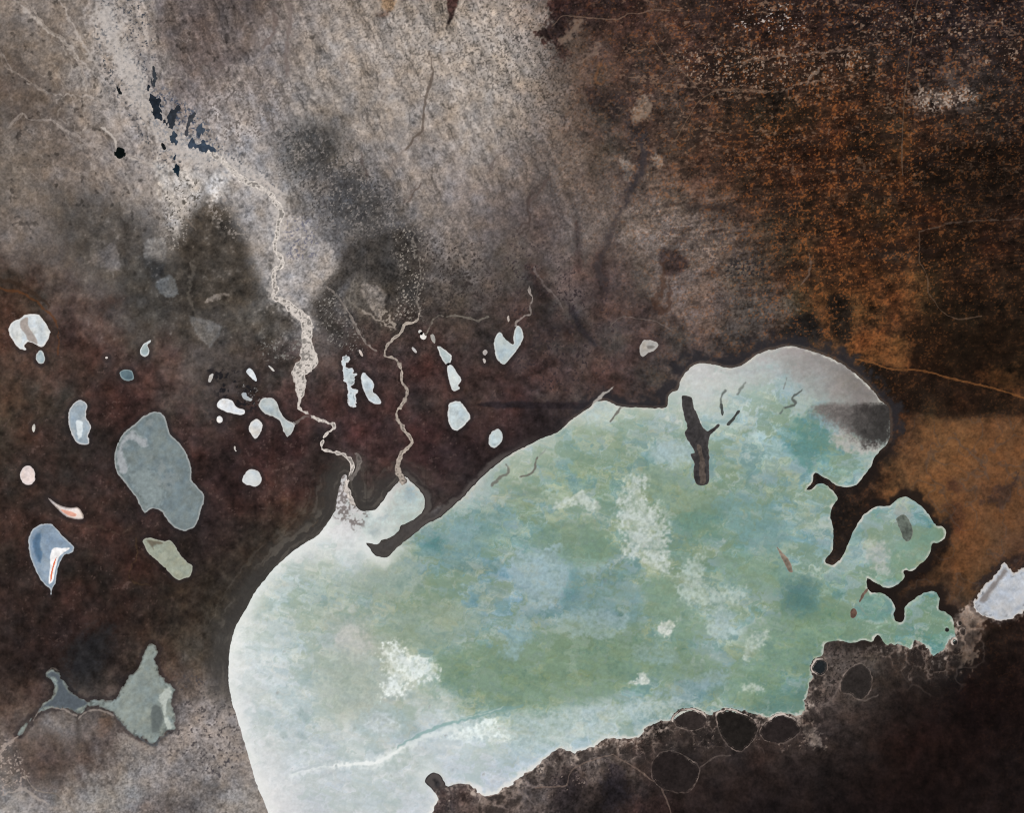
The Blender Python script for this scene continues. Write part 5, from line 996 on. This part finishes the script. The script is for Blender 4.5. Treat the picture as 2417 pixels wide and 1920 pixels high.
BANK = 0.008
relief = 0.06 * (1 + f40) + 0.03 * f18 + 0.012 * f7
relief += 0.03 * SE * sstep(0.5, 1.0, lace) + 0.16 * MOUND
relief *= sstep(2, 26, -SD)
ZG = np.clip(-SD, -3, 3) * BANK + relief
ALL = (slice(0, NY), slice(0, NX))
g = sheet("ground", ALL, ZG, soil, np.ones((NY, NX), bool), M_SOIL)
tag(g, "dry brown plain, pale in the north and orange in the east", "ground", kind="structure")
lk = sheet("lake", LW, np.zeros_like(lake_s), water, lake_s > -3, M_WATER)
tag(lk, "huge milky green lake with a white western shore", "lake", kind="structure")

for k, ((w, s), (nm, pts, c, wd, lab)) in enumerate(zip(river_f, [(r[0], r[1], r[3], r[2], r[4]) for r in RIVERS])):
    tone = (1 + 0.10 * f7[w] + 0.12 * f2[w] + 0.07 * f3[w])[..., None]
    rgb = np.array(c, np.float32) * tone
    braid = sstep(0.12, 0.55, f7[w] + 0.6 * f2[w]) * sstep(1.0, 3, s)
    rgb = mix(rgb, np.array(c) * 0.52, 0.8 * braid)
    thin = 0.0 if k < 2 else 0.45 if k in (4, 5, 6) else 0.25
    rgb = rgb * (1 - thin) + soil[w] * thin
    rgb = mix(rgb, soil[w] * 0.9, np.clip(0.35 + 0.5 * f18[w], 0, 0.8) * sstep(2.0, -1.0, s))
    o = sheet(nm, w, np.full(s.shape, 0.004 + 0.0005 * k, np.float32), rgb, s > -3, M_SALT)
    tag(o, lab, "river", kind="structure")

for (w, s), (nm, pts, fc, rc, rw, lab, grp, extra) in zip(pan_f, PANS):
    pn1 = fbm(X[w], Y[w], 16, octv=4, seed=71, gain=0.65)
    tone = (1 + 0.09 * pn1 + 0.03 * f7[w] + 0.025 * f3[w])[..., None] * (1 + np.stack([-0.02 * f18[w], 0 * f18[w], 0.025 * f18[w]], -1))
    rgb = np.array(fc, np.float32) * tone
    if rc is None:
        rgb = mix(rgb, soil[w], (0.7 if s.max() > 12 else 0.45) * sstep(5.0 if s.max() > 12 else 1.0, -1.5, s))
    lvl = 0.001
    if rc is not None:
        rgb = mix(rgb, (np.array(rc) * 0.55 + np.array(fc) * 0.45), 0.55 * sstep(0.25, 0.85, fbm(X[w] + 40, Y[w], 26, octv=5, seed=74, gain=0.65)))
    if "stingray" in lab or "right edge" in lab:
        mot = sstep(0.1, 0.7, fbm(X[w], Y[w], 13, octv=4, seed=72, gain=0.65)) * sstep(16, 3, s)
        rgb = mix(rgb, np.array(fc) * 0.62, 0.7 * mot)
    o = sheet(nm, w, np.full(s.shape, lvl, np.float32), rgb, s > -3, M_SALT)
    tag(o, lab, "salt pan", grp)
    if rc is not None:
        r2 = rw * (1.3 + 0.9 * f18[w] + 0.4 * f7[w])
        rr = mix(np.array(rc, np.float32) * (1 + 0.04 * f7[w] + 0.03 * f3[w])[..., None], np.array(fc, np.float32), 1.0 * sstep(0.0, 1.3 * rw, s))
        rr = mix(rr, soil[w], 0.45 * sstep(1.0, -2.0, s))
        sheet("salt_rim", w, lvl + np.clip(r2 - s, -2, 2) * 0.004, rr, (s > -3) & (s < r2 + 1.5), M_SALT, o)
    for pn, pp, pc, soft in extra:
        w2, m2 = poly_sdf(pp, 16, 3)
        m = np.full(s.shape, -16.0, np.float32)
        r0, r1 = max(w[0].start, w2[0].start), min(w[0].stop, w2[0].stop)
        c0, c1 = max(w[1].start, w2[1].start), min(w[1].stop, w2[1].stop)
        m[r0 - w[0].start:r1 - w[0].start, c0 - w[1].start:c1 - w[1].start] = m2[r0 - w2[0].start:r1 - w2[0].start, c0 - w2[1].start:c1 - w2[1].start]
        m = m + min(3.0, 0.35 * soft) * (0.8 * f18[w] + 0.5 * f7[w])
        m = np.minimum(m, s + 1.0)
        if not (m > -1).any():
            continue
        mc = mix(rgb, np.array(pc), sstep(-0.5, 0.8 * soft, m))
        mc = mc * (1 + 0.05 * f7[w] + 0.03 * f3[w])[..., None]
        sheet(pn, w, lvl + 0.0006 * (1 + extra.index((pn, pp, pc, soft))) + np.clip(m, -2, 2) * 0.005, mc, m > -2.2, M_SALT, o)

for (w, s), (nm, pts, c, lab, grp) in zip(pool_f, POOLS):
    rgb = np.array(c, np.float32) * (0.84 + 0.12 * f7[w] + 0.06 * f3[w])[..., None]
    o = sheet(nm, w, np.full(s.shape, 0.012 + 0.0007 * POOLS.index((nm, pts, c, lab, grp)), np.float32), rgb, s > -4, M_WATER)
    tag(o, lab, "pool", grp)

for (w, s), (nm, pts, c, lab, grp) in zip(basin_f, BASINS):
    rgb = np.array(c, np.float32) * (1 + 0.10 * f18[w] + 0.10 * f7[w] + 0.06 * f3[w])[..., None]
    rgb = mix(rgb, soil[w], 0.55 * sstep(7, -1, s + 3 * f18[w]))
    z = 0.002 - 0.10 * sstep(2, 12, s)
    carve_z = ZG[w]
    o = sheet(nm, w, np.maximum(z, np.where(s > -3, -0.02, z)), rgb, s > -3, M_ROCK)
    tag(o, lab, "basin", grp)
    near = sstep(9, 2, np.abs(LK[w] + 3))
    rim = 1.3 + 0.6 * near + 0.6 * f7[w] + 0.5 * f18[w] - np.abs(s + 0.6 + 0.8 * f18[w])
    rc = mix(np.array((118, 106, 98), np.float32) * (1 + 0.16 * f7[w] + 0.10 * f3[w])[..., None], soil[w], np.clip(0.50 + 0.5 * f18[w], 0.1, 0.9))
    rc = mix(rc, (206, 195, 184), 0.85 * near)
    sheet("rim", w, np.maximum(ZG[w], 0.002) + np.clip(rim, -2, 2) * 0.004, rc, rim > -1.5, M_SALT, o)

for nm, pts, c, lab, grp in ISLANDS:
    w, s = poly_sdf(pts, 10, 3)
    s = s + 0.9 * rag[w]
    rgb = np.array(c, np.float32) * (1 + 0.10 * f18[w] + 0.12 * f7[w] + 0.06 * f3[w])[..., None]
    rgb = mix(rgb, (176, 172, 160), 0.55 * sstep(1.0, -1.5, s))
    z = np.clip(s, -3, 4) * BANK + 0.004 + 0.02 * sstep(3, 9, s) * (1 + f7[w])
    o = sheet(nm, w, z, rgb, s > -3, M_ROCK)
    tag(o, lab, "island", grp)
    if "stump" in lab and "bar" not in lab:
        w2, s2 = poly_sdf(T(2,2,(1590,330),(1612,400),(1628,500),(1632,640),(1592,650),(1575,560),(1580,430),(1560,330)), 8, 3)
        h = np.zeros((NY, NX), np.float32)
        h[w] = z
        s2 = s2 + 1.5 * f18[w2] + f7[w2]
        sheet("sand_crest", w2, h[w2] + np.clip(s2, -2, 2) * 0.003, np.array((82, 74, 68), np.float32) * (1 + 0.14 * f7[w2] + 0.1 * f3[w2])[..., None], (s2 > -2) & (h[w2] > 0.02), M_ROCK, o)

for pts, wd, c, lab in ROADS:
    w, s = line_sdf(pts, wd, 6, 4, wiggle=1.2, seed=77)
    rgb = np.array(c, np.float32) * (1 + 0.12 * f7[w] + 0.08 * f3[w])[..., None]
    rgb = rgb * 0.62 + soil[w] * 0.38
    s = s + 0.35 + 0.55 * f18[w]
    o = sheet("road", w, ZG[w] + np.clip(s, -2, 2) * 0.003, rgb, s > -1.6, M_SOIL)
    tag(o, lab, "track", kind="structure")
